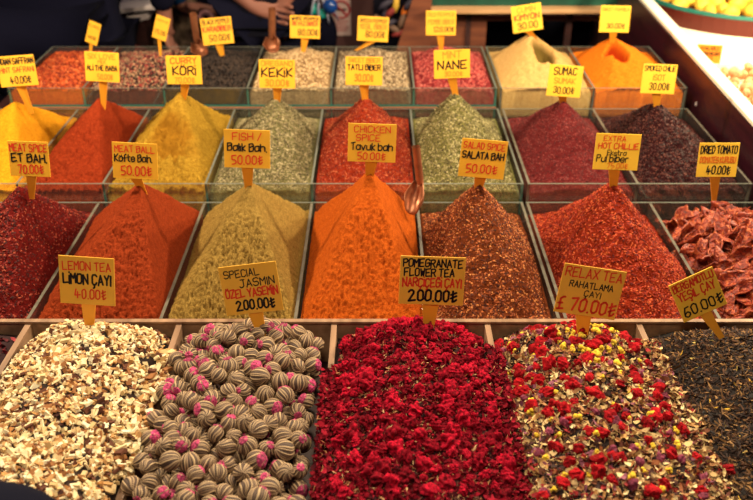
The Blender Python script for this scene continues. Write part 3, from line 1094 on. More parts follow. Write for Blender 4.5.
x0, x1 = X2r[1] + 0.0045, X2r[2] - 0.0075
tp = Pile(x0, x1, Y2a + 0.008, Y2b - 0.008, R2 - BH + FL, peak(0.78, 1.50, x0, x1, Y2a, Y2b, R2 - 0.035, R2 + 0.060, p=2.2, seed=200, rough=0.006), 0.006)
toms = protos('dried_tomato', M['tomato'], range(40, 47), tomato, smooth=True)


def lie(pile, spread):
    def f(x, y):
        n = Vector(pile.normal(np.array([x]), np.array([y]))[0]) + Vector((random.gauss(0, spread), random.gauss(-0.15, spread), 0))
        q = n.normalized().to_track_quat('Z', 'Y') @ Euler((0, 0, random.uniform(0, 6.28))).to_quaternion()
        if random.random() < 0.45:
            q = q @ Euler((PI, 0, 0)).to_quaternion()
        return q.to_euler()
    return f


for lift, spread, nmax in ((-0.030, 0.5, 100), (-0.010, 0.7, 100), (0.006, 0.8, 95)):
    strew(toms, poisson(tp, nmax, 0.0215, 9000, y_lim=(1.2, 2), margin=0.028), 'wrinkled dried tomato half in the dried tomato bin', 'dried tomato', 'dried tomatoes in the corner bin', lift + 0.004, 0.8, 1.15, lie(tp, spread))

# ------------------------------------------------------------------ price signs: handwriting from strokes
G = {
    'A': '02 28 42|14 34', 'B': '02 08 38 47 46 36 05|36 45 43 32 02', 'C': '47 38 18 07 03 12 32 43', 'D': '02 08 28 46 44 22 02',
    'E': '48 08 02 42|05 35', 'F': '48 08 02|05 35', 'G': '47 38 18 07 03 12 32 43 45 25', 'H': '08 02|48 42|05 45', 'I': '08 02', 'İ': '07 02|09 09',
    'J': '18 48|38 33 22 12 03', 'K': '08 02|48 05 42', 'L': '08 02 42', 'M': '02 08 25 48 42', 'N': '02 08 42 48', 'O': '18 07 03 12 32 43 47 38 18',
    'P': '02 08 38 47 46 35 05', 'R': '02 08 38 47 46 35 05|25 42', 'S': '47 38 18 07 06 15 35 44 43 32 12 03', 'T': '08 48|28 22',
    'U': '08 03 12 32 43 48', 'V': '08 22 48', 'W': '08 12 26 32 48', 'X': '08 42|48 02', 'Y': '08 25 48|25 22', 'Z': '08 48 02 42',
    '0': '18 07 03 12 22 33 37 28 18', '1': '07 18 12', '2': '07 18 28 37 36 02 42', '3': '07 18 28 37 36 25 15|25 34 33 22 12 03', '4': '18 04 44|26 22',
    '5': '38 08 05 25 34 33 22 02', '6': '38 18 05 03 12 22 33 34 25 15 04', '7': '08 38 12', '8': '18 07 06 15 25 34 33 22 12 03 04 15|25 36 37 28 18',
    '.': '02 02', '/': '02 38', '-': '05 35', 'a': '46 42|45 36 16 05 03 12 32 43', 'b': '08 02|05 16 36 45 43 32 12 03', 'e': '04 44 45 36 16 05 03 12 32 43',
    'm': '06 02|05 16 25 22|25 36 45 42', 'n': '06 02|05 16 36 45 42',
    'f': '38 28 17 12|05 35', 'h': '08 02|05 16 36 45 42', 'i': '06 02|08 08', 'ı': '06 02', 'k': '08 02|36 04 32', 'l': '08 02',
    'o': '16 05 03 12 32 43 45 36 16', 'r': '06 02|05 16 36', 's': '45 36 16 05 14 34 43 32 12 03', 't': '18 13 22 32|06 36', 'u': '06 03 12 32 43|46 42', 'v': '06 22 46',
    '₺': '18 13 12 22 33|06 37|04 35', '₤': '38 28 17 12 02 32|05 25', ' ': '',
}
G['Ç'] = G['C'] + '|22 20 10'
G['Ğ'] = G['G'] + '|19 39'
G['Ö'] = G['O'] + '|19 19|39 39'
G['Ü'] = G['U'] + '|19 19|39 39'
G['Ş'] = G['S'] + '|22 20 10'
G['ö'] = G['o'] + '|17 17|37 37'


def write_line(mb, text, cx, cy, h, wmax, org, U, V, N, rd, bold=0.13, jit=0.16):
    """flat marker strokes on the card: text centred at (cx, cy) in card units of metres"""
    strokes, x = [], 0.0
    for ch in text:
        g = G[ch]
        if ch == ' ':
            x += 2.4
            continue
        mxx = 0
        dy = rd.uniform(-0.25, 0.25)
        for s in g.split('|'):
            pts = []
            for t in s.split():
                px, py = int(t[0]), int(t[1])
                mxx = max(mxx, px)
                pts.append((x + px + rd.uniform(-jit, jit), py - 5 + dy + rd.uniform(-jit, jit) + 0.12 * px))
            strokes.append(pts)
        x += mxx + 1.5
    tw = max(x - 1.5, 1)
    sy = h / 6.0
    sx = min(sy * 1.05, wmax / tw)
    wd = bold * h * 0.5
    for pts in strokes:
        P = [((px - tw / 2) * sx + cx, py * sy + cy) for px, py in pts]
        for i, (a, b) in enumerate(P):
            mb.add([org + U * (a + wd * math.cos(q)) + V * (b + wd * math.sin(q)) + N * 0.0004 for q in [k * PI / 4 for k in range(8)]], [tuple(range(8))])
            if i:
                a0, b0 = P[i - 1]
                dx, dy = a - a0, b - b0
                ln = math.hypot(dx, dy)
                if ln > 1e-6:
                    ex, ey = -dy / ln * wd, dx / ln * wd
                    mb.add([org + U * (q[0]) + V * (q[1]) + N * 0.0004 for q in ((a0 - ex, b0 - ey), (a - ex, b - ey), (a + ex, b + ey), (a0 + ex, b0 + ey))], [(0, 1, 2, 3)])


def sign(cx, cy, w, h, roll, sx, sy, Y, lines, label, yaw=0.0, card='card', lean=12.0, dy=0.0, stake=True, sink=0.03, stake_w=0.26):
    base = at(sx, sy, Y)
    C = at(cx, cy, Y + dy)
    d = dist(C)
    le, ro, ya = math.radians(lean), math.radians(roll), math.radians(yaw)
    R = Vector((math.cos(ya), math.sin(ya), 0))
    back = Vector((-math.sin(ya), math.cos(ya), 0))
    V0 = back * math.sin(le) + Vector((0, 0, math.cos(le)))
    U = R * math.cos(ro) - V0 * math.sin(ro)
    V = R * math.sin(ro) + V0 * math.cos(ro)
    N = U.cross(V)
    vw = Vector((C.x, C.y, C.z - CAMZ)).normalized()
    W = w * d / F / math.cos(ya)
    H = h * d / F / max(0.5, math.sqrt(max(0.05, 1 - vw.dot(V0) ** 2)))
    root = empty('price_sign', base, label, 'sign', 'handwritten yellow price signs')
    rd = random.Random(int(cx * 7 + cy))
    k = [C + U * (a * W / 2) + V * (b * H / 2) - base for a, b in ((-1, -1), (1, -1), (1, 1), (-1, 1))]
    cd_ = MB().prism(k, -N * 0.0016).build('card', M[card], root, bevel=0.0004)
    if stake:
        top = C - V * (H / 2) - base
        ax = (-top).normalized()
        tip = ax * sink
        sd = U
        w1, w2 = W * stake_w / 2, W * 0.06
        up = top + V * (H * 0.12)
        q = [up - sd * w1 - N * 0.002, up + sd * w1 - N * 0.002, top + sd * w1 - N * 0.002, tip + sd * w2 - N * 0.002, tip - sd * w2 - N * 0.002, top - sd * w1 - N * 0.002]
        MB().prism([q[5], q[4], q[3], q[2], q[1], q[0]], -N * 0.002).build('stake', M['stake' if card != 'card_orange' else card], root)
    by = []
    for ln in lines:
        text, colr, yf, hf, wf = ln[:5]
        xo = ln[5] if len(ln) > 5 else 0.0
        bold = ln[6] if len(ln) > 6 else 0.15
        mb = MB()
        by.append((colr, mb))
        write_line(mb, text, xo * W, (0.5 - yf) * H, hf * H, wf * W, C - base, U, V, N, rd, bold)
    nm = {'ink': 'black lettering', 'red': 'red lettering', 'faint': 'faded orange lettering'}
    for colr, mb in by:
        mb.build('lettering', M[colr], cd_)['label'] = nm[colr]
    return root


K, D, O_ = 'ink', 'red', 'faint'
# front row
sign(87, 281, 55, 48, 4, 89, 328, 1.15, [('LEMON TEA', D, 0.20, 0.17, 0.86), ('LİMON ÇAYI', K, 0.47, 0.20, 0.86, 0, 0.19), ('40.00₺', D, 0.78, 0.19, 0.56, 0.05)],
     'yellow price sign reading LİMON ÇAYI in the pale lemon tea', card='card_warm', dy=0.01)
sign(251, 289, 58, 49, -7, 259, 326, 1.16, [('SPECIAL', K, 0.17, 0.14, 0.6, -0.12), ('JASMIN', K, 0.37, 0.15, 0.6, 0.12), ('ÖZEL YASEMİN', D, 0.57, 0.16, 0.9, 0, 0.19), ('200.00₺', K, 0.82, 0.19, 0.66, 0.03, 0.2)],
     'mustard price sign reading SPECIAL JASMIN among the tea balls', card='card_warm', dy=0.01)
sign(432, 281, 65, 48, 2, 429, 324, 1.15, [('POMEGRANATE', K, 0.14, 0.15, 0.9, 0, 0.2), ('FLOWER TEA', K, 0.33, 0.15, 0.76, -0.05, 0.2), ('NARÇİÇEĞİ ÇAYI', D, 0.54, 0.17, 0.9, 0, 0.19), ('200.00₺', K, 0.81, 0.22, 0.74, 0.02, 0.2)],
     'yellow price sign reading POMEGRANATE FLOWER TEA', card='card_warm', dy=0.01)
sign(590, 292, 63, 49, 9, 583, 332, 1.13, [('RELAX TEA', D, 0.15, 0.18, 0.9), ('RAHATLAMA', K, 0.38, 0.12, 0.7, 0, 0.17), ('ÇAYI', K, 0.55, 0.11, 0.28, 0.05, 0.17), ('₤ 70.00₺', D, 0.80, 0.25, 0.92, 0, 0.17)],
     'tilted yellow price sign reading RELAX TEA', card='card_warm', dy=0.01)
sign(698, 295, 46, 42, -27, 714, 326, 1.15, [('BERGAMOTLU', D, 0.15, 0.17, 0.9, 0, 0.19), ('YEŞİL ÇAY', D, 0.40, 0.20, 0.82, 0, 0.17), ('60.00₺', K, 0.78, 0.24, 0.86, 0.02)],
     'steeply tilted yellow price sign reading YEŞİL ÇAY', card='card_pale', dy=0.01)
# second row
sign(29, 159, 40, 35, 2, 31, 188, 1.46, [('MEAT SPICE', D, 0.19, 0.20, 0.92), ('ET BAH.', K, 0.48, 0.22, 0.86, 0, 0.19), ('70.00₺', D, 0.80, 0.23, 0.62, 0.02)],
     'yellow price sign reading ET BAH. on the dark red flakes')
sign(135, 161, 45, 36, 3, 139, 185, 1.46, [('MEAT BALL', D, 0.18, 0.17, 0.88), ('Köfte Bah.', K, 0.43, 0.19, 0.82, -0.04, 0.18), ('50.00₺', D, 0.78, 0.24, 0.66, 0.02)],
     'yellow price sign reading MEAT BALL on the rust orange heap')
sign(247, 149, 46, 38, 2, 248, 184, 1.46, [('FISH /', D, 0.18, 0.18, 0.86), ('Balık Bah.', K, 0.46, 0.19, 0.84, 0, 0.19), ('50.00₺', D, 0.79, 0.22, 0.66)],
     'yellow price sign reading FISH on the mustard beige heap')
sign(372, 143, 48, 38, 2, 370, 173, 1.465, [('CHICKEN', D, 0.15, 0.16, 0.88), ('SPICE', D, 0.37, 0.16, 0.64, -0.08), ('Tavuk bah', K, 0.60, 0.18, 0.86, 0, 0.18), ('50.00₺', D, 0.85, 0.18, 0.66)],
     'yellow price sign reading CHICKEN SPICE on the orange pyramid')
sign(483, 159, 46, 38, 5, 479, 186, 1.46, [('SALAD SPICE', D, 0.17, 0.16, 0.9), ('SALATA BAH', K, 0.42, 0.17, 0.9, 0, 0.2), ('50.00₺', D, 0.77, 0.21, 0.66)],
     'yellow price sign reading SALATA BAH on brown orange flakes')
sign(617, 152, 45, 36, 2, 614, 184, 1.46, [('EXTRA', D, 0.14, 0.13, 0.56, -0.08), ('HOT CHILLIE', D, 0.34, 0.15, 0.88, 0.02), ('Ekstra', K, 0.53, 0.13, 0.42, 0.0), ('Pul biber', K, 0.69, 0.18, 0.7, -0.08), ('75.00₺', O_, 0.88, 0.14, 0.54, 0.05)],
     'yellow price sign reading EXTRA HOT CHILLIE on red flakes', card='card_pale')
sign(718, 160, 40, 34, 0, 715, 193, 1.47, [('DRIED TOMATO', K, 0.2, 0.21, 0.9), ('DOMATES KURUSU', O_, 0.50, 0.16, 0.88, 0, 0.2), ('40.00₺', K, 0.80, 0.23, 0.58, 0.04)],
     'yellow price sign reading DRIED TOMATO', card='card_pale', sink=0.02)
# third row
sign(17, 71, 38, 30, -4, 27, 103, 1.94, [('İNDİAN SAFFRAN', K, 0.18, 0.18, 0.94, 0, 0.2), ('HİNT SAFRANI', D, 0.46, 0.16, 0.9), ('40.00₺', K, 0.80, 0.22, 0.54, 0.05)],
     'yellow price sign on the bright yellow heap')
sign(102, 67, 34, 29, 3, 103, 99, 1.94, [('SİX LOVE', O_, 0.15, 0.16, 0.8), ('MİX', O_, 0.34, 0.14, 0.4), ('ALİ THE BABA', K, 0.54, 0.16, 0.88, 0, 0.2), ('50.00₺', O_, 0.84, 0.18, 0.44, 0.08)],
     'yellow price sign reading ALİ THE BABA')
sign(184, 70, 35, 28, 0, 184, 93, 1.94, [('CURRY', D, 0.18, 0.20, 0.82), ('KÖRİ', K, 0.54, 0.28, 0.82, 0, 0.18), ('70.00₺', O_, 0.86, 0.18, 0.66)],
     'yellow price sign reading CURRY on the crumbly yellow heap')
sign(277, 74, 36, 28, 1, 277, 98, 1.94, [('OREGANO', O_, 0.14, 0.17, 0.86), ('KEKİK', K, 0.46, 0.28, 0.9, 0, 0.18), ('30.00₺', O_, 0.82, 0.22, 0.66)],
     'yellow price sign reading KEKİK on grey green oregano')
sign(364, 71, 37, 28, 1, 365, 98, 1.94, [('SWEET BİBER', O_, 0.13, 0.15, 0.84), ('TATLI BİBER', K, 0.38, 0.18, 0.88, 0, 0.2), ('30.00₺', O_, 0.74, 0.24, 0.5)],
     'yellow price sign on the red chilli heap below the grey beige peppercorns')
sign(452, 64, 36, 28, -2, 455, 92, 1.94, [('MİNT', O_, 0.18, 0.22, 0.78), ('NANE', K, 0.54, 0.28, 0.84, 0, 0.18), ('30.00₺', O_, 0.85, 0.16, 0.6, 0.04)],
     'yellow price sign reading MİNT on the olive green heap')
sign(565, 81, 34, 31, 4, 563, 102, 1.94, [('SUMAC', K, 0.20, 0.22, 0.66, -0.02), ('SUMAK', O_, 0.50, 0.16, 0.62), ('30.00₺', K, 0.80, 0.20, 0.6)],
     'yellow price sign reading SUMAC on the maroon heap', card='card_pale')
sign(659, 79, 34, 29, 2, 657, 106, 1.94, [('SMOKED CHİLİE', K, 0.15, 0.16, 0.9), ('İSOT', O_, 0.46, 0.18, 0.34), ('30.00₺', K, 0.76, 0.22, 0.58, 0.04)],
     'yellow price sign reading SMOKED CHİLİE on the near black heap', card='card_pale')
# rear row
sign(93, 33, 13, 22, 17, 90, 53, 2.40, [('FLAKES', K, 0.2, 0.10, 0.8), ('40.00', K, 0.72, 0.14, 0.6)],
     'narrow tilted yellow price sign in the orange flakes', yaw=-14)
sign(161, 28, 15, 23, 15, 160, 54, 2.40, [('PEPPER', O_, 0.2, 0.10, 0.8), ('75.00', K, 0.70, 0.17, 0.74)],
     'narrow tilted yellow price sign in the mixed peppercorns', yaw=-14)
sign(217, 31, 31, 26, -5, 221, 52, 2.40, [('BLACK PEPPER', K, 0.16, 0.16, 0.88), ('KARABİBER', D, 0.42, 0.18, 0.9, 0, 0.2), ('50.00₺', K, 0.76, 0.22, 0.66, 0.06)],
     'yellow price sign reading BLACK PEPPER')
sign(305, 27, 30, 22, 2, 304, 45, 2.40, [('WHITE PEPPER', K, 0.15, 0.15, 0.88, 0, 0.2), ('BEYAZ BİBER', D, 0.36, 0.16, 0.84, 0, 0.2), ('80.00₺', K, 0.74, 0.26, 0.66, 0.1)],
     'yellow price sign reading WHITE PEPPER on the creamy mound')
sign(373, 29, 31, 24, 3, 364, 46, 2.40, [('GREEN PEPPER', K, 0.18, 0.14, 0.86), ('YEŞİL BİBER', O_, 0.42, 0.18, 0.86, 0, 0.2), ('80.00₺', K, 0.72, 0.24, 0.6, 0.08)],
     'yellow price sign reading GREEN PEPPER on the grey beige mound')
sign(441, 23, 30, 24, 0, 441, 43, 2.40, [('RED PEPPER', O_, 0.17, 0.15, 0.86), ('PEMBE BİBER', O_, 0.46, 0.18, 0.86), ('120.00₺', K, 0.76, 0.20, 0.66, 0.1)],
     'yellow price sign reading RED PEPPER on the pink mound')
sign(527, 18, 30, 26, -9, 531, 34, 2.40, [('CUMIN', O_, 0.18, 0.18, 0.74), ('KİMYON', D, 0.46, 0.20, 0.82, 0, 0.2), ('30.00', K, 0.78, 0.24, 0.66)],
     'tilted yellow price sign reading CUMIN', card='card_pale')
sign(615, 19, 30, 26, 1, 613, 38, 2.40, [('SWEET PAPRİKA', O_, 0.15, 0.13, 0.88), ('30.00₺', K, 0.76, 0.18, 0.6, 0.05)],
     'yellow price sign on the bright orange paprika heap', card='card_pale')


# ------------------------------------------------------------------ scoops
def scoop(top, neck, tip, r, label, spin=(1, 0, 0)):
    top, neck, tip = Vector(top), Vector(neck), Vector(tip)
    root = empty('spice_scoop', tip, label, 'scoop', 'copper spice scoops')
    ax = (neck - top).normalized()
    h = MB()
    h.tube([top - tip, neck - tip], r, 16, cap=False)
    h.tube([top + ax * 0.001 - tip, neck - tip], r * 0.82, 16, cap=False)
    # rim ring of the open handle
    h.tube([top + ax * 0.0012 - tip, top - ax * 0.0008 - tip], r * 1.06, 16, cap=False)
    h.build('handle', M['copper'], root, smooth=True)
    d = (tip - neck).normalized()
    s = Vector(spin)
    u = (s - d * s.dot(d)).normalized()
    w = d.cross(u)
    L = (tip - neck).length
    vs, fs = [], []
    na, nl = 11, 9
    for layer, off in ((0, 0.0), (1, 0.0012)):
        for j in range(nl):
            t = j / (nl - 1)
            rad = r * (1.2 + 1.35 * math.sin(min(1, t * 1.5) * PI / 2)) * (1 - 0.25 * max(0, t - 0.6) / 0.4) - off
            for i in range(na):
                a = PI * (i / (na - 1)) * 1.16 - 0.08 * PI
                edge = abs(i / (na - 1) - 0.5) * 2
                tt = t * (1 - 0.28 * edge ** 2 * t)
                vs.append(neck - tip + d * (L * tt) + u * (rad * math.cos(a)) + w * (rad * math.sin(a) - r * 1.2))
    n = na * nl
    for j in range(nl - 1):
        for i in range(na - 1):
            a, b, c_, e = j * na + i, j * na + i + 1, (j + 1) * na + i + 1, (j + 1) * na + i
            fs += [(a, b, c_, e), (n + a, n + e, n + c_, n + b)]
    for i in range(na - 1):
        fs.append(((nl - 1) * na + i, (nl - 1) * na + i + 1, n + (nl - 1) * na + i + 1, n + (nl - 1) * na + i))
        fs.append((i + 1, i, n + i, n + i + 1))
    for j in range(nl - 1):
        fs.append((j * na, (j + 1) * na, n + (j + 1) * na, n + j * na))
        fs.append(((j + 1) * na + na - 1, j * na + na - 1, n + j * na + na - 1, n + (j + 1) * na + na - 1))
    MB().add(vs, fs).build('bowl', M['copper'], root, smooth=True)


scoop(at(416, 147, 1.60), at(420, 183, 1.60), at(411, 214, 1.555), 0.0085, 'copper scoop stuck between the orange pyramid and salad spice', (-1, 0.5, 0))
scoop(at(193, 14, 2.47), at(197, 41, 2.49), at(205, 55, 2.46), 0.0105, 'copper scoop standing in the mixed peppercorns', (-1, 0.5, 0))
scoop(at(272, 9, 2.47), at(272, 37, 2.49), at(275, 52, 2.46), 0.0105, 'copper scoop standing beside the creamy white peppercorns', (-1, 0.5, 0))

# ------------------------------------------------------------------ right hand side board, counter with sweets
sb = empty('side_board', (0.885, 2.1, 0), 'dark maroon side board with a cream top edge', 'partition')
L = sb.location
ptA, ptB = at(753, 124, 1.843), at(643, 0, 2.806)
xa, xb = 0.874, 0.868
MB().prism([(xa, 1.2, 0), (xa, 3.1, 0), (xb, 3.1, 0.992), (xa, 1.2, 0.921)], (0.024, 0, 0)).build('panel', M['maroon'], sb, L)
MB().prism([(xa - 0.001, 1.2, 0.9215), (xa - 0.001, 3.1, 0.9925), (xa - 0.001, 3.1, 1.004), (xa - 0.001, 1.2, 0.933)], (0.036, 0, 0)).build('top_edge', M['cream'], sb, L, bevel=0.002)
scr = MB().tube([(0.8735, 2.20, 0.868), (0.871, 2.20, 0.868)], 0.006, 10).build('screw', M['grey'], sb, L)

CZ = 0.90
cb = empty('sweets_counter', (1.6, 2.7, 0), 'brightly lit white counter beyond the maroon side board', 'counter')
L = cb.location
MB().box(0.914, 2.4, 1.2, 3.9, CZ - 0.03, CZ).build('worktop', M['counter'], cb, L, bevel=0.002)
MB().box(0.93, 2.38, 1.25, 3.85, 0, CZ - 0.031).build('body', M['wood_shelf'], cb, L)
# round tray of sweets
cx, cy, RR = 1.30, 3.06, 0.365
rt = empty('round_tray', (cx, cy, CZ), 'round brown tray with a green glass rim full of yellow sweets', 'tray')
vs, fs, seg = [], [], 64
prof = [(0.0, 0.004), (RR - 0.012, 0.004), (RR - 0.004, 0.05), (RR, 0.05), (RR - 0.004, 0.0), (0.0, 0.0)]


def lathe(prof, seg=64):
    mb = MB()
    vs = [(r * math.cos(2 * PI * k / seg), r * math.sin(2 * PI * k / seg), z) for r, z in prof for k in range(seg)]
    fs = [(j * seg + k, j * seg + (k + 1) % seg, (j + 1) * seg + (k + 1) % seg, (j + 1) * seg + k) for j in range(len(prof) - 1) for k in range(seg)]
    return mb.add(vs, fs)


lathe([(0.001, 0.001), (RR, 0.001), (RR, 0.052), (RR - 0.006, 0.052), (RR - 0.008, 0.008), (0.001, 0.008)]).build('dish', M['brass'], rt, smooth=False)
lathe([(RR - 0.003, 0.0525), (RR - 0.003, 0.064), (RR - 0.011, 0.064), (RR - 0.011, 0.0525), (RR - 0.003, 0.0525)]).build('glass_rim', M['ac_teal'], rt)
M['sweet'] = plain('yellow sweet', (244, 184, 60), 0.6, bump=0.2, var=0.15)
M['nut'] = plain('pale nut', (226, 160, 110), 0.7, bump=0.2, var=0.2)
sw = protos('sweet', M['sweet'], range(60, 64), lambda s: blob(s, 0.030, 0.12, ICO2, 1.6, 0.8), smooth=True)
pts = []
for _ in range(4000):
    a, r = random.uniform(0, 6.28), (RR - 0.066) * math.sqrt(random.random())
    x, y = cx + r * math.cos(a), cy + r * math.sin(a)
    if y < 3.16 and x < 1.5 and all((x - p[0]) ** 2 + (y - p[1]) ** 2 > 0.058 ** 2 for p in pts):
        pts.append((x, y, CZ + 0.049))
strew(sw, pts, 'lumpy yellow sweet in the round brown tray', 'sweet', 'sweets in the round tray', 0.0, 0.85, 1.1)
# tray of nuts next to the side board
nt_ = empty('nut_tray', (1.06, 2.05, CZ), 'low tray of pale nuts behind the cream edge', 'tray')
L = nt_.location
MB().box(0.922, 1.22, 1.70, 2.36, CZ + 0.0005, CZ + 0.006).build('base_panel', M['cream'], nt_, L)
MB().box(0.922, 1.22, 2.354, 2.36, CZ + 0.0065, CZ + 0.026).build('back_panel', M['ac'], nt_, L)
MB().box(0.922, 0.926, 1.70, 2.353, CZ + 0.0065, CZ + 0.026).build('side_panel', M['ac'], nt_, L)
nuts = protos('nut', M['nut'], range(70, 74), lambda s: blob(s, 0.0125, 0.10, ICO2, 1.4, 0.85), smooth=True)
pts = []
for _ in range(9000):
    x, y = random.uniform(0.945, 1.20), random.uniform(1.75, 2.335)
    if all((x - p[0]) ** 2 + (y - p[1]) ** 2 > 0.026 ** 2 for p in pts):
        pts.append((x, y, CZ + 0.019))
pts2 = [(x, y, CZ + 0.038) for x, y in [(random.uniform(0.95, 1.19), random.uniform(1.77, 2.31)) for _ in range(70)]]
strew(nuts, pts + pts2, 'pale roasted nut in the tray behind the cream edge', 'nut', 'nuts in the counter tray', 0.0, 0.85, 1.1)
sign(709, 54, 25, 18, 3, 707, 72, 2.40, [('AVAILABLE', K, 0.2, 0.17, 0.74), ('TURKISH DELIGHT', K, 0.48, 0.17, 0.9, 0, 0.2), ('20', D, 0.78, 0.3, 0.3)],
     'small orange price sign on the white counter', card='card_orange', stake=True, sink=-0.002)

# ------------------------------------------------------------------ behind the stall
struct(MB().box(-4, 4, -1.5, 7, -0.1, 0).build('floor', M['floor']))
struct(MB().box(-4, 4, 6.9, 7, 0, 3).build('wall_back', M['wall']))
struct(MB().box(-4.1, -4, -1.5, 7, 0, 3).build('wall_left', M['wall']))
struct(MB().box(4, 4.1, -1.5, 7, 0, 3).build('wall_right', M['wall']))
# partition with the no smoking notice
M['panel'] = plain('brown painted partition', (72, 40, 40), 0.7, bump=0.1, bscale=6, var=0.1)
pa, pb = at(318, 0, 3.45).x, at(384, 0, 3.45).x
o = MB().box(pa - 0.02, pb, 3.45, 3.48, 0, 1.5).build('back_partition', M['panel'])
tag(o, 'brown board behind the stall carrying the no smoking notice', 'partition')
c1, c2 = at(330, 0, 3.44), at(351, 36, 3.44)
ns = empty('no_smoking_sign', (c1.x, 3.448, c2.z), 'pale no smoking notice with a red ring on the brown board', 'sign')
L = ns.location
top_z = c2.z + 0.19
MB().box(c1.x, c2.x, 3.4465, 3.4495, c2.z, top_z).build('board', M['white'], ns, L)
rc = at(341, 10, 3.44)
rr = 0.034
ring = [(rc.x + rr * math.cos(2 * PI * k / 28), 3.4455, rc.z + rr * math.sin(2 * PI * k / 28)) for k in range(29)]
MB().tube(ring, 0.0045, 6).build('ring', M['rosered'], ns, L)
MB().tube([(rc.x - rr * 0.7, 3.4455, rc.z + rr * 0.7), (rc.x + rr * 0.7, 3.4455, rc.z - rr * 0.7)], 0.004, 6).build('slash', M['rosered'], ns, L)
MB().box(rc.x - 0.022, rc.x + 0.022, 3.4448, 3.446, rc.z - 0.004, rc.z + 0.004).build('cigarette_symbol', M['ink'], ns, L)
lb = MB()
for k in range(4):
    zz = rc.z - 0.048 - k * 0.012
    lb.box(c1.x + 0.010, c2.x - 0.010 - 0.006 * (k % 2), 3.4458, 3.4463, zz - 0.002, zz + 0.002)
lb.build('text_lines', M['rosered'], ns, L)


def skin_mesh(name, verts, edges, mat, parent=None, loc=(0, 0, 0), sub=2):
    """one continuous body grown around a skeleton of (x, y, z, radius)"""
    me = bpy.data.meshes.new(name)
    me.from_pydata([(v[0] - loc[0], v[1] - loc[1], v[2] - loc[2]) for v in verts], edges, [])
    o = bpy.data.objects.new(name, me)
    COL.objects.link(o)
    s = o.modifiers.new('skin', 'SKIN')
    lay = me.skin_vertices[0].data if me.skin_vertices else None
    if lay is None:
        bpy.context.view_layer.objects.active = o
        bpy.ops.mesh.customdata_skin_add()
        lay = me.skin_vertices[0].data
    for i, v in enumerate(verts):
        r = v[3]
        lay[i].radius = (r, r) if not isinstance(r, tuple) else r
        lay[i].use_root = (i == 0)
    s.use_smooth_shade = True
    ss = o.modifiers.new('smooth', 'SUBSURF')
    ss.levels = ss.render_levels = sub
    dg = bpy.context.evaluated_depsgraph_get()
    nm = bpy.data.meshes.new_from_object(o.evaluated_get(dg))
    bpy.data.objects.remove(o)
    nm.materials.clear()
    nm.materials.append(mat)
    o2 = bpy.data.objects.new(name, nm)
    if parent is None:
        o2.location = loc
    return link(o2, parent)


def chain(verts, edges, start, pts):
    last = start
    for p in pts:
        verts.append(p)
        edges.append((last, len(verts) - 1))
        last = len(verts) - 1
    return last


def hand(verts, edges, wrist, wr, direction, side, curl=0.6):
    """palm, four bent fingers and a side thumb growing from the wrist index"""
    d = Vector(direction).normalized()
    s = (Vector(side) - d * Vector(side).dot(d)).normalized()
    n = d.cross(s)
    w = Vector(wr)
    palm = w + d * 0.045
    verts.append((*palm, 0.024))
    edges.append((wrist, len(verts) - 1))
    pi = len(verts) - 1
    for k, ln in enumerate((0.066, 0.076, 0.072, 0.056)):
        b = palm + d * 0.040 + s * (0.030 - 0.020 * k)
        m1 = b + (d + n * curl * 0.4).normalized() * ln * 0.5
        m2 = m1 + (d + n * curl * 1.6).normalized() * ln * 0.5
        chain(verts, edges, pi, [(*b, 0.0095), (*m1, 0.0088), (*m2, 0.0078)])
    t1 = palm - d * 0.01 + s * 0.036
    t2 = t1 + (d + s * 0.6).normalized() * 0.035
    t3 = t2 + (d + n * 0.3).normalized() * 0.028
    chain(verts, edges, pi, [(*t1, 0.012), (*t2, 0.010), (*t3, 0.009)])


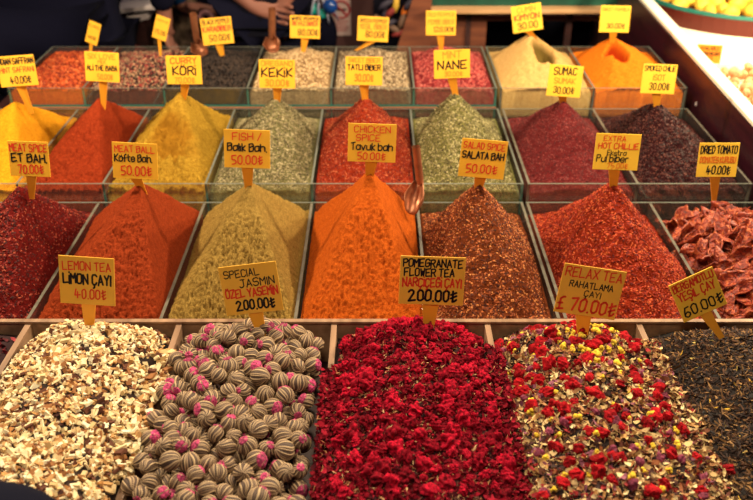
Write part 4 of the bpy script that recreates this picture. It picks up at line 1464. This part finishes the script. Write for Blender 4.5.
def person(x, y, label, face, arm_r, arm_l, top_mat, leg_mat, sleeve_r=0.5, sleeve_l=0.5, width=1.0, sleeve_mat=None, coat=False):
    """standing figure; FACE +1 looks away from the stall, -1 towards it. Arms: [elbow, wrist, hand direction, side]"""
    root = empty('person', (x, y, 0), label, 'person')
    L = (x, y, 0)
    V, E = [], []
    f = face
    V.append((x, y, 0.96, (0.15 * width, 0.11)))
    ch = chain(V, E, 0, [(x, y, 1.12, (0.135 * width, 0.10)), (x, y, 1.30, (0.155 * width, 0.11))])
    sh = chain(V, E, ch, [(x, y, 1.43, (0.12 * width, 0.085))])
    hd = chain(V, E, sh, [(x, y + 0.01 * f, 1.51, 0.055), (x, y + 0.02 * f, 1.58, 0.07), (x, y + 0.025 * f, 1.66, 0.088), (x, y + 0.015 * f, 1.73, 0.075)])
    legs = []
    for s in (-1, 1):
        legs.append([(x + s * 0.095 * width, y, 0.86, 0.085), (x + s * 0.10 * width, y + 0.01 * f, 0.50, 0.058), (x + s * 0.10 * width, y - 0.01 * f, 0.12, 0.042), (x + s * 0.11 * width, y + 0.02 * f, 0.045, 0.042), (x + s * 0.115 * width, y + 0.15 * f, 0.035, 0.033)])
        chain(V, E, 0, legs[-1])
    arms = []
    for s, arm in ((-1, arm_r), (1, arm_l)):
        if arm is None:
            arm = [(x + s * 0.27 * width, y, 1.13), (x + s * 0.27 * width, y + 0.05 * f, 0.88), (0, 0, -1), (0, f, 0)]
        S = (x + s * 0.19 * width, y, 1.41)
        el, wrs, dr, sd = arm
        a = chain(V, E, sh, [(*S, 0.058), (*el, 0.043), (*[(el[i] * 0.35 + wrs[i] * 0.65) for i in range(3)], 0.036), (*wrs, 0.028)])
        hand(V, E, a, wrs, dr, sd)
        arms.append((S, el, wrs))
    b = skin_mesh('body', V, E, M['skin'], root, L)
    # clothes follow the same skeleton, a little fuller
    V, E = [(x, y, 0.95, (0.175 * width, 0.135))], []
    ch = chain(V, E, 0, [(x, y, 1.12, (0.16 * width, 0.125)), (x, y, 1.30, (0.178 * width, 0.13))])
    sh = chain(V, E, ch, [(x, y, 1.44, (0.13 * width, 0.095))])
    chain(V, E, sh, [(x, y + 0.005 * f, 1.49, 0.07)])
    chain(V, E, 0, [(x, y, 0.84, (0.19 * width, 0.15))] + ([(x, y, 0.5, (0.22 * width, 0.18))] if coat else []))
    for (S, el, wrs), sl in zip(arms, (sleeve_r, sleeve_l)):
        pts = [(*S, 0.074)]
        S_, e_, w_ = Vector(S), Vector(el), Vector(wrs)
        if sl <= 0.5:
            q = S_.lerp(e_, sl * 2)
            pts.append((*q, 0.066))
        else:
            q = e_.lerp(w_, (sl - 0.5) * 2)
            pts += [(*e_, 0.058), (*q, 0.046)]
        chain(V, E, sh, pts)
    t = skin_mesh('top', V, E, top_mat, root, L)
    V, E = [(x, y, 0.93, (0.165 * width, 0.125))], []
    for lg in legs:
        chain(V, E, 0, [(p[0], p[1], p[2], p[3] * 1.22) for p in lg[:2]] + [(lg[2][0], lg[2][1], 0.08, 0.062)])
    skin_mesh('trousers', V, E, leg_mat, root, L)
    for lg in legs:
        a, c_ = lg[3], lg[4]
        MB().tube([(a[0], a[1] - 0.06 * f, 0.042), (a[0], a[1], 0.045), (c_[0], (a[1] + c_[1]) / 2, 0.042), (c_[0], c_[1] + 0.05 * f, 0.03)], [0.035, 0.042, 0.042, 0.024], 12).build('shoe', M['black'], root, L, smooth=True)
    V_, T_ = blob(5, 0.105, 0.03, ICO2, 2)
    V_ = V_ * np.array([0.92, 1.0, 0.85]) + np.array([0, 0.0 - 0.012 * f, 1.735])
    mesh_np('hair', V_, T_, M['hair'], root, smooth=True)
    # face: nose and eyes on the side the head looks to
    MB().tube([(x, y + 0.118 * f, 1.655), (x, y + 0.132 * f, 1.63), (x, y + 0.112 * f, 1.618)], [0.008, 0.013, 0.009], 8).build('nose', M['skin'], root, L, smooth=True)
    for s in (-1, 1):
        MB().tube([(x + s * 0.032, y + 0.085 * f, 1.66), (x + s * 0.032, y + 0.108 * f, 1.66)], 0.009, 8).build('eye', M['ink'], root, L, smooth=True)
    MB().tube([(x - 0.022, y + 0.10 * f, 1.588), (x, y + 0.106 * f, 1.586), (x + 0.022, y + 0.10 * f, 1.588)], 0.005, 6).build('mouth', M['rosered'], root, L, smooth=True)
    return root


# big dark figure at the far left
pA = at(52, 20, 3.02)
person(pA.x, 3.02, 'person in a long navy coat standing behind the orange flakes', 1, None, None, M['navy'], M['navy'], 0.98, 0.98, 1.45, coat=True)
# figure in beige with a blue sleeve
pB = at(160, 20, 3.75)
hB = at(187, 8, 3.60)
person(pB.x, 3.75, 'person in speckled beige reaching out a blue sleeved arm', -1, None, [(pB.x + 0.08, 3.58, 0.98), (hB.x - 0.02, 3.60, hB.z), (1, -0.1, 0.1), (0, -1, 0.2)], M['blue'], M['beige'], 0.9, 0.97, 0.9)
# dark figure between
pD = at(217, 20, 4.05)
person(pD.x - 0.02, 4.05, 'person in dark clothes standing just behind the black pepper', 1, None, None, M['black'], M['navy'], 0.98, 0.98, 0.62)
# dark T-shirt, hands together over the white pepper
pC = at(268, 20, 3.25)
h1, h2 = at(254, 7, 3.06), at(276, 12, 3.05)
person(pC.x, 3.17, 'person in a dark T-shirt holding hands together at the waist', -1, [(pC.x - 0.20, 3.12, 1.06), tuple(h1), (1, -0.1, -0.2), (0, 0.2, 1)],
       [(pC.x + 0.15, 3.08, 1.06), tuple(at(284, 3, 3.07)), (-0.25, -0.1, -1), (-1, -0.2, 0)], M['black'], M['navy'], 0.42, 0.42, 0.86)
wb = at(254, 11, 3.06)
# pink bangle held by the blue sleeved hand
rb = at(206, 18, 3.55)
mb = MB()
mb.tube([(rb.x + 0.024 * math.cos(2 * PI * k / 20), 3.55, rb.z + 0.024 * math.sin(2 * PI * k / 20)) for k in range(21)], 0.011, 10)
o = mb.build('bangle', M['pinkring'], None, (rb.x, 3.55, rb.z), smooth=True)
tag(o, 'thick pink ring hanging under the reaching hand', 'ring')

# pale kitchen scale on its pedestal at the back
sc_ = empty('weighing_scale', at(145, 12, 3.35), 'pale grey weighing scale behind the mixed peppercorns', 'scale')
sc_.location.z = 0
L = sc_.location
a, b = at(117, 7, 3.35), at(172, 2, 3.35)
MB().prism([(a.x, 3.28, a.z - 0.012), (b.x, 3.28, b.z - 0.006), (b.x, 3.28, b.z + 0.012), (a.x, 3.28, a.z + 0.008)], (0, 0.2, 0)).build('platform', M['grey'], sc_, L, bevel=0.004)
a, b = at(128, 19, 3.35), at(150, 15, 3.35)
MB().prism([(a.x, 3.32, a.z - 0.012), (b.x, 3.32, b.z - 0.010), (b.x, 3.32, b.z + 0.014), (a.x, 3.32, a.z + 0.016)], (0, 0.12, 0)).build('body', M['grey'], sc_, L, bevel=0.004)
MB().box(a.x + 0.01, b.x - 0.02, 3.33, 3.43, 0, a.z - 0.013).build('pedestal', M['wood_dark'], sc_, L)
# red cloth draped low between coat and scale
o = mesh_np('red_cloth', *blob(91, 0.07, 0.15, ICO3, 2.0, 1.5), plain('red cloth', (110, 22, 26), 0.9, bump=0.3), smooth=True)
q = at(133, 36, 3.2)
o.location = (q.x, 3.2, 0.64)
tag(o, 'dim red bundle hanging below the pale scale', 'cloth')

# cream blobs added for the blurred bright spots around the dark T-shirt
for px, w_, lb_ in ((236, 0.085, 'cream blob put in as a bright spot beside the raised forearm'), (294, 0.075, 'cream blob put in as a bright spot behind the hanging arm')):
    q = at(px, 6, 4.5)
    V_, T_ = blob(int(px), 1.0, 0.05, ICO3, 2.0)
    V_ = V_ * np.array([w_ * 1.12, 0.09, 0.36])
    o = mesh_np('light_spot', V_, T_, M['light_spot'], smooth=True)
    o.location = (q.x, 4.5, 0.352)
    tag(o, lb_, 'light_spot')

# bunch of glass balls with ribbons, hung from a rail above
q = at(318, 10, 3.38)
rbn = empty('ribbon_ornament', q, 'hanging ornament of teal and blue balls with pale ribbons', 'ornament')
L = Vector(q)
for px, py, r_, m_ in ((313, 9, 0.026, 'teal_ball'), (330, 6, 0.030, 'blue_ball'), (322, 14, 0.020, 'teal_ball')):
    p = at(px, py, 3.38 - 0.02 * (m_ == 'blue_ball'))
    V_, T_ = ICO3
    mesh_np('ball', V_ * r_ + np.array(p - L), T_, M[m_], rbn, smooth=True)
for k, (tx, ty) in enumerate(((301, 8), (303, 22), (310, 26), (319, 27), (329, 24), (338, 20))):
    p0, p1 = at(318, -8, 3.38), at(tx, ty, 3.36)
    mid = (p0 + p1) / 2 + Vector(((tx - 318) * 0.0012, -0.03, 0.035))
    pts_ = [p0 * (1 - t) ** 2 + mid * 2 * t * (1 - t) + p1 * t * t - L for t in [i / 10 for i in range(11)]]
    MB().tube(pts_, [0.009 - 0.0006 * i for i in range(11)], 8).build('ribbon', M['strand'], rbn, smooth=True)
MB().tube([at(318, -8, 3.38) - L, at(318, -8, 3.38) - L + Vector((0, 0.066, 0.22))], 0.003, 6).build('cord', M['strand'], rbn)
V_, T_ = blob(8, 1, 0.05, ICO2, 2)
V_ = V_ * np.array([0.05, 0.04, 0.10]) + np.array(at(325, 36, 3.395) - L)
mesh_np('dark_tassel', V_, T_, M['navy'], rbn, smooth=True)

# wooden shelf unit with green back panels
cab = empty('shelf_unit', (0.5, 3.3, 0), 'brown shelf unit with green panels behind pink pepper and cumin', 'shelf')
L = cab.location
a, b, c_ = at(397, 47, 3.2), at(412, -14, 3.2), at(428, -14, 3.2)
e = at(430, 47, 3.2)
MB().prism([(a.x, 3.18, a.z - 0.2), (e.x, 3.18, a.z - 0.2), (e.x, 3.18, b.z + 0.1), (b.x + 0.045, 3.18, b.z + 0.1), (a.x, 3.18, a.z)], (0, 0.02, 0)).build('slanted_side_panel', M['wood_shelf'], cab, L)
xl, xr = at(430, 20, 3.2).x, 0.908
z1, z2 = at(500, 12, 3.2).z, at(500, 6, 3.2).z
z0, z1, z2 = z1, at(500, 14, 3.14).z, at(500, 10, 3.14).z
MB().box(xl, xr, 3.14, 3.20, z1, z2).build('shelf_board', M['wood_pale'], cab, L, bevel=0.002)
MB().box(xl, xr, 3.201, 3.215, z1, z2 + 0.5).build('green_panel', M['green'], cab, L)
MB().box(xl, xr, 3.50, 3.52, 0.0, z1 - 0.001).build('back_panel', M['black'], cab, L)
x2 = at(487, 30, 3.2).x
MB().box(xl, x2, 3.22, 3.24, 0, z1 - 0.001).build('door_panel', M['wood_shelf'], cab, L)
MB().box(x2 + 0.004, xr - 0.022, 3.26, 3.28, at(500, 21, 3.26).z - 0.0, at(500, 16, 3.26).z).build('cross_rail', M['wood_shelf'], cab, L)
x3, x4 = at(466, 30, 3.2).x, at(471, 30, 3.2).x
MB().box(x3, x4, 3.212, 3.2195, 0, z1 - 0.01).build('door_stile', M['wood_dark'], cab, L)
MB().box(xr - 0.02, xr, 3.16, 3.5, 0, z1 - 0.001).build('side_panel', M['wood_dark'], cab, L)
MB().box(at(562, 30, 3.3).x, at(568, 30, 3.3).x, 3.24, 3.258, 0, z1 - 0.001).build('post', M['wood_dark'], cab, L)

# crate of dried vegetables next to the slanted board
cr = empty('produce_crate', (0, 3.3, 0), 'dark crate of dried vegetables beside the slanted board', 'crate')
a, b = at(376, 40, 3.3), at(398, 40, 3.3)
cr.location.x = (a.x + b.x) / 2
L = cr.location
MB().box(a.x - 0.01, b.x + 0.05, 3.262, 3.43, 0, a.z + 0.26).build('body', M['black'], cr, L)
MB().box(a.x - 0.01, b.x - 0.012, 3.15, 3.2615, 0, a.z - 0.12).build('ledge', M['black'], cr, L)
pm = [plain('dried %s' % n, c_, 0.7, bump=0.3) for n, c_ in (('red pepper', (120, 36, 34)), ('brown aubergine', (96, 70, 56)), ('orange pepper', (206, 104, 24)), ('yellow pepper', (190, 150, 50)), ('dark pepper', (44, 38, 54)))]
items = [(383, 30, 0, 50), (390, 24, 4, 20), (396, 31, 1, -30), (385, 16, 4, 80), (392, 12, 0, 40), (402, 22, 1, 70), (406, 10, 2, 65), (396, 4, 3, 85), (386, 5, 4, 30), (379, 22, 1, -60), (410, 4, 4, 45), (400, 34, 0, 10), (408, 30, 1, 55)]
lbl = ['dull red', 'brown', 'bright orange', 'yellow', 'slate dark']
for k, (px, py, m_, an) in enumerate(items):
    p = at(px, py, 3.225 - 0.012 * (k % 3))
    dv = Vector((math.cos(math.radians(an)), 0.1, math.sin(math.radians(an)))) * 0.032
    o = MB().tube([-dv, -dv * 0.4 + Vector((0, 0, 0.004)), dv * 0.4 + Vector((0, 0, 0.004)), dv], [0.004, 0.013, 0.012, 0.003], 10).build('dried_pepper', pm[m_], None, (0, 0, 0), smooth=True)
    o.location = p
    tag(o, lbl[m_] + ' dried pepper hanging by the slanted board', 'pepper', lbl[m_] + ' peppers by the slanted board')

# dark bag lying on the ledge in front of the lemon tea
q = at(2, 500, 0.70)
V_, T_ = blob(33, 1.0, 0.04, ICO3, 1.6)
V_ = np.sign(V_) * np.abs(V_) ** 0.8 * np.array([0.125, 0.10, 0.155])
bg = empty('bag', (q.x - 0.02, 0.62, R1 - BH), 'dark navy cloth bag at the corner in front of lemon tea', 'bag')
mesh_np('body', V_ + np.array([0, 0, 0.157]), T_, M['bag'], bg, smooth=True)
MB().tube([(-0.06, 0, 0.28), (-0.05, 0, 0.325), (0, 0, 0.34), (0.05, 0, 0.325), (0.06, 0, 0.28)], 0.008, 8).build('handle', M['bag'], bg, smooth=True)

# ------------------------------------------------------------------ light
w = bpy.data.worlds.new('dim hall')
scene.world = w
w.use_nodes = True
w.node_tree.nodes['Background'].inputs[0].default_value = (0.12, 0.12, 0.6, 1)
w.node_tree.nodes['Background'].inputs[1].default_value = 0.08


def lamp(name, loc, power, col, r):
    l = bpy.data.lights.new(name, 'POINT')
    l.energy = power
    l.color = col
    l.shadow_soft_size = r
    o = bpy.data.objects.new(name, l)
    o.location = loc
    COL.objects.link(o)


WARM = (1.0, 0.82, 0.55)
lamp('stall_bulb', (-1.05, 1.50, 1.90), 78, WARM, 0.05)
lamp('stall_bulb', (0.98, 1.45, 1.95), 82, WARM, 0.05)
lamp('stall_bulb', (0.05, 1.65, 2.0), 44, WARM, 0.05)
lamp('front_fill', (-0.1, 0.30, 2.15), 32, WARM, 0.10)  # unseen frontal fill, added to brighten the front price signs
lamp('counter_bulb', (1.55, 2.35, 1.62), 85, (1.0, 0.86, 0.55), 0.08)
lamp('rear_fill', (0.1, 2.85, 1.75), 13, WARM, 0.1)  # added fill that brings out the people behind the stall
lamp('far_fill', (-0.55, 4.10, 2.2), 22, WARM, 0.1)  # extra unseen light added for the cream spots behind the people

# ------------------------------------------------------------------ camera
cd = bpy.data.cameras.new('camera')
cd.sensor_width = 36.0
cd.lens = F / 753.0 * 36.0
cd.clip_start = 0.05
cd.dof.use_dof = True
cd.dof.focus_distance = 1.42
cd.dof.aperture_fstop = 4.2
co = bpy.data.objects.new('camera', cd)
co.location = (0, 0, CAMZ)
co.rotation_euler = (PI / 2 - TH, 0, 0)
COL.objects.link(co)
scene.camera = co
scene.view_settings.view_transform = 'Standard'
scene.view_settings.look = 'None'
scene.view_settings.gamma = 1.0
scene.view_settings.use_curve_mapping = False
scene.view_settings.exposure = 0.2
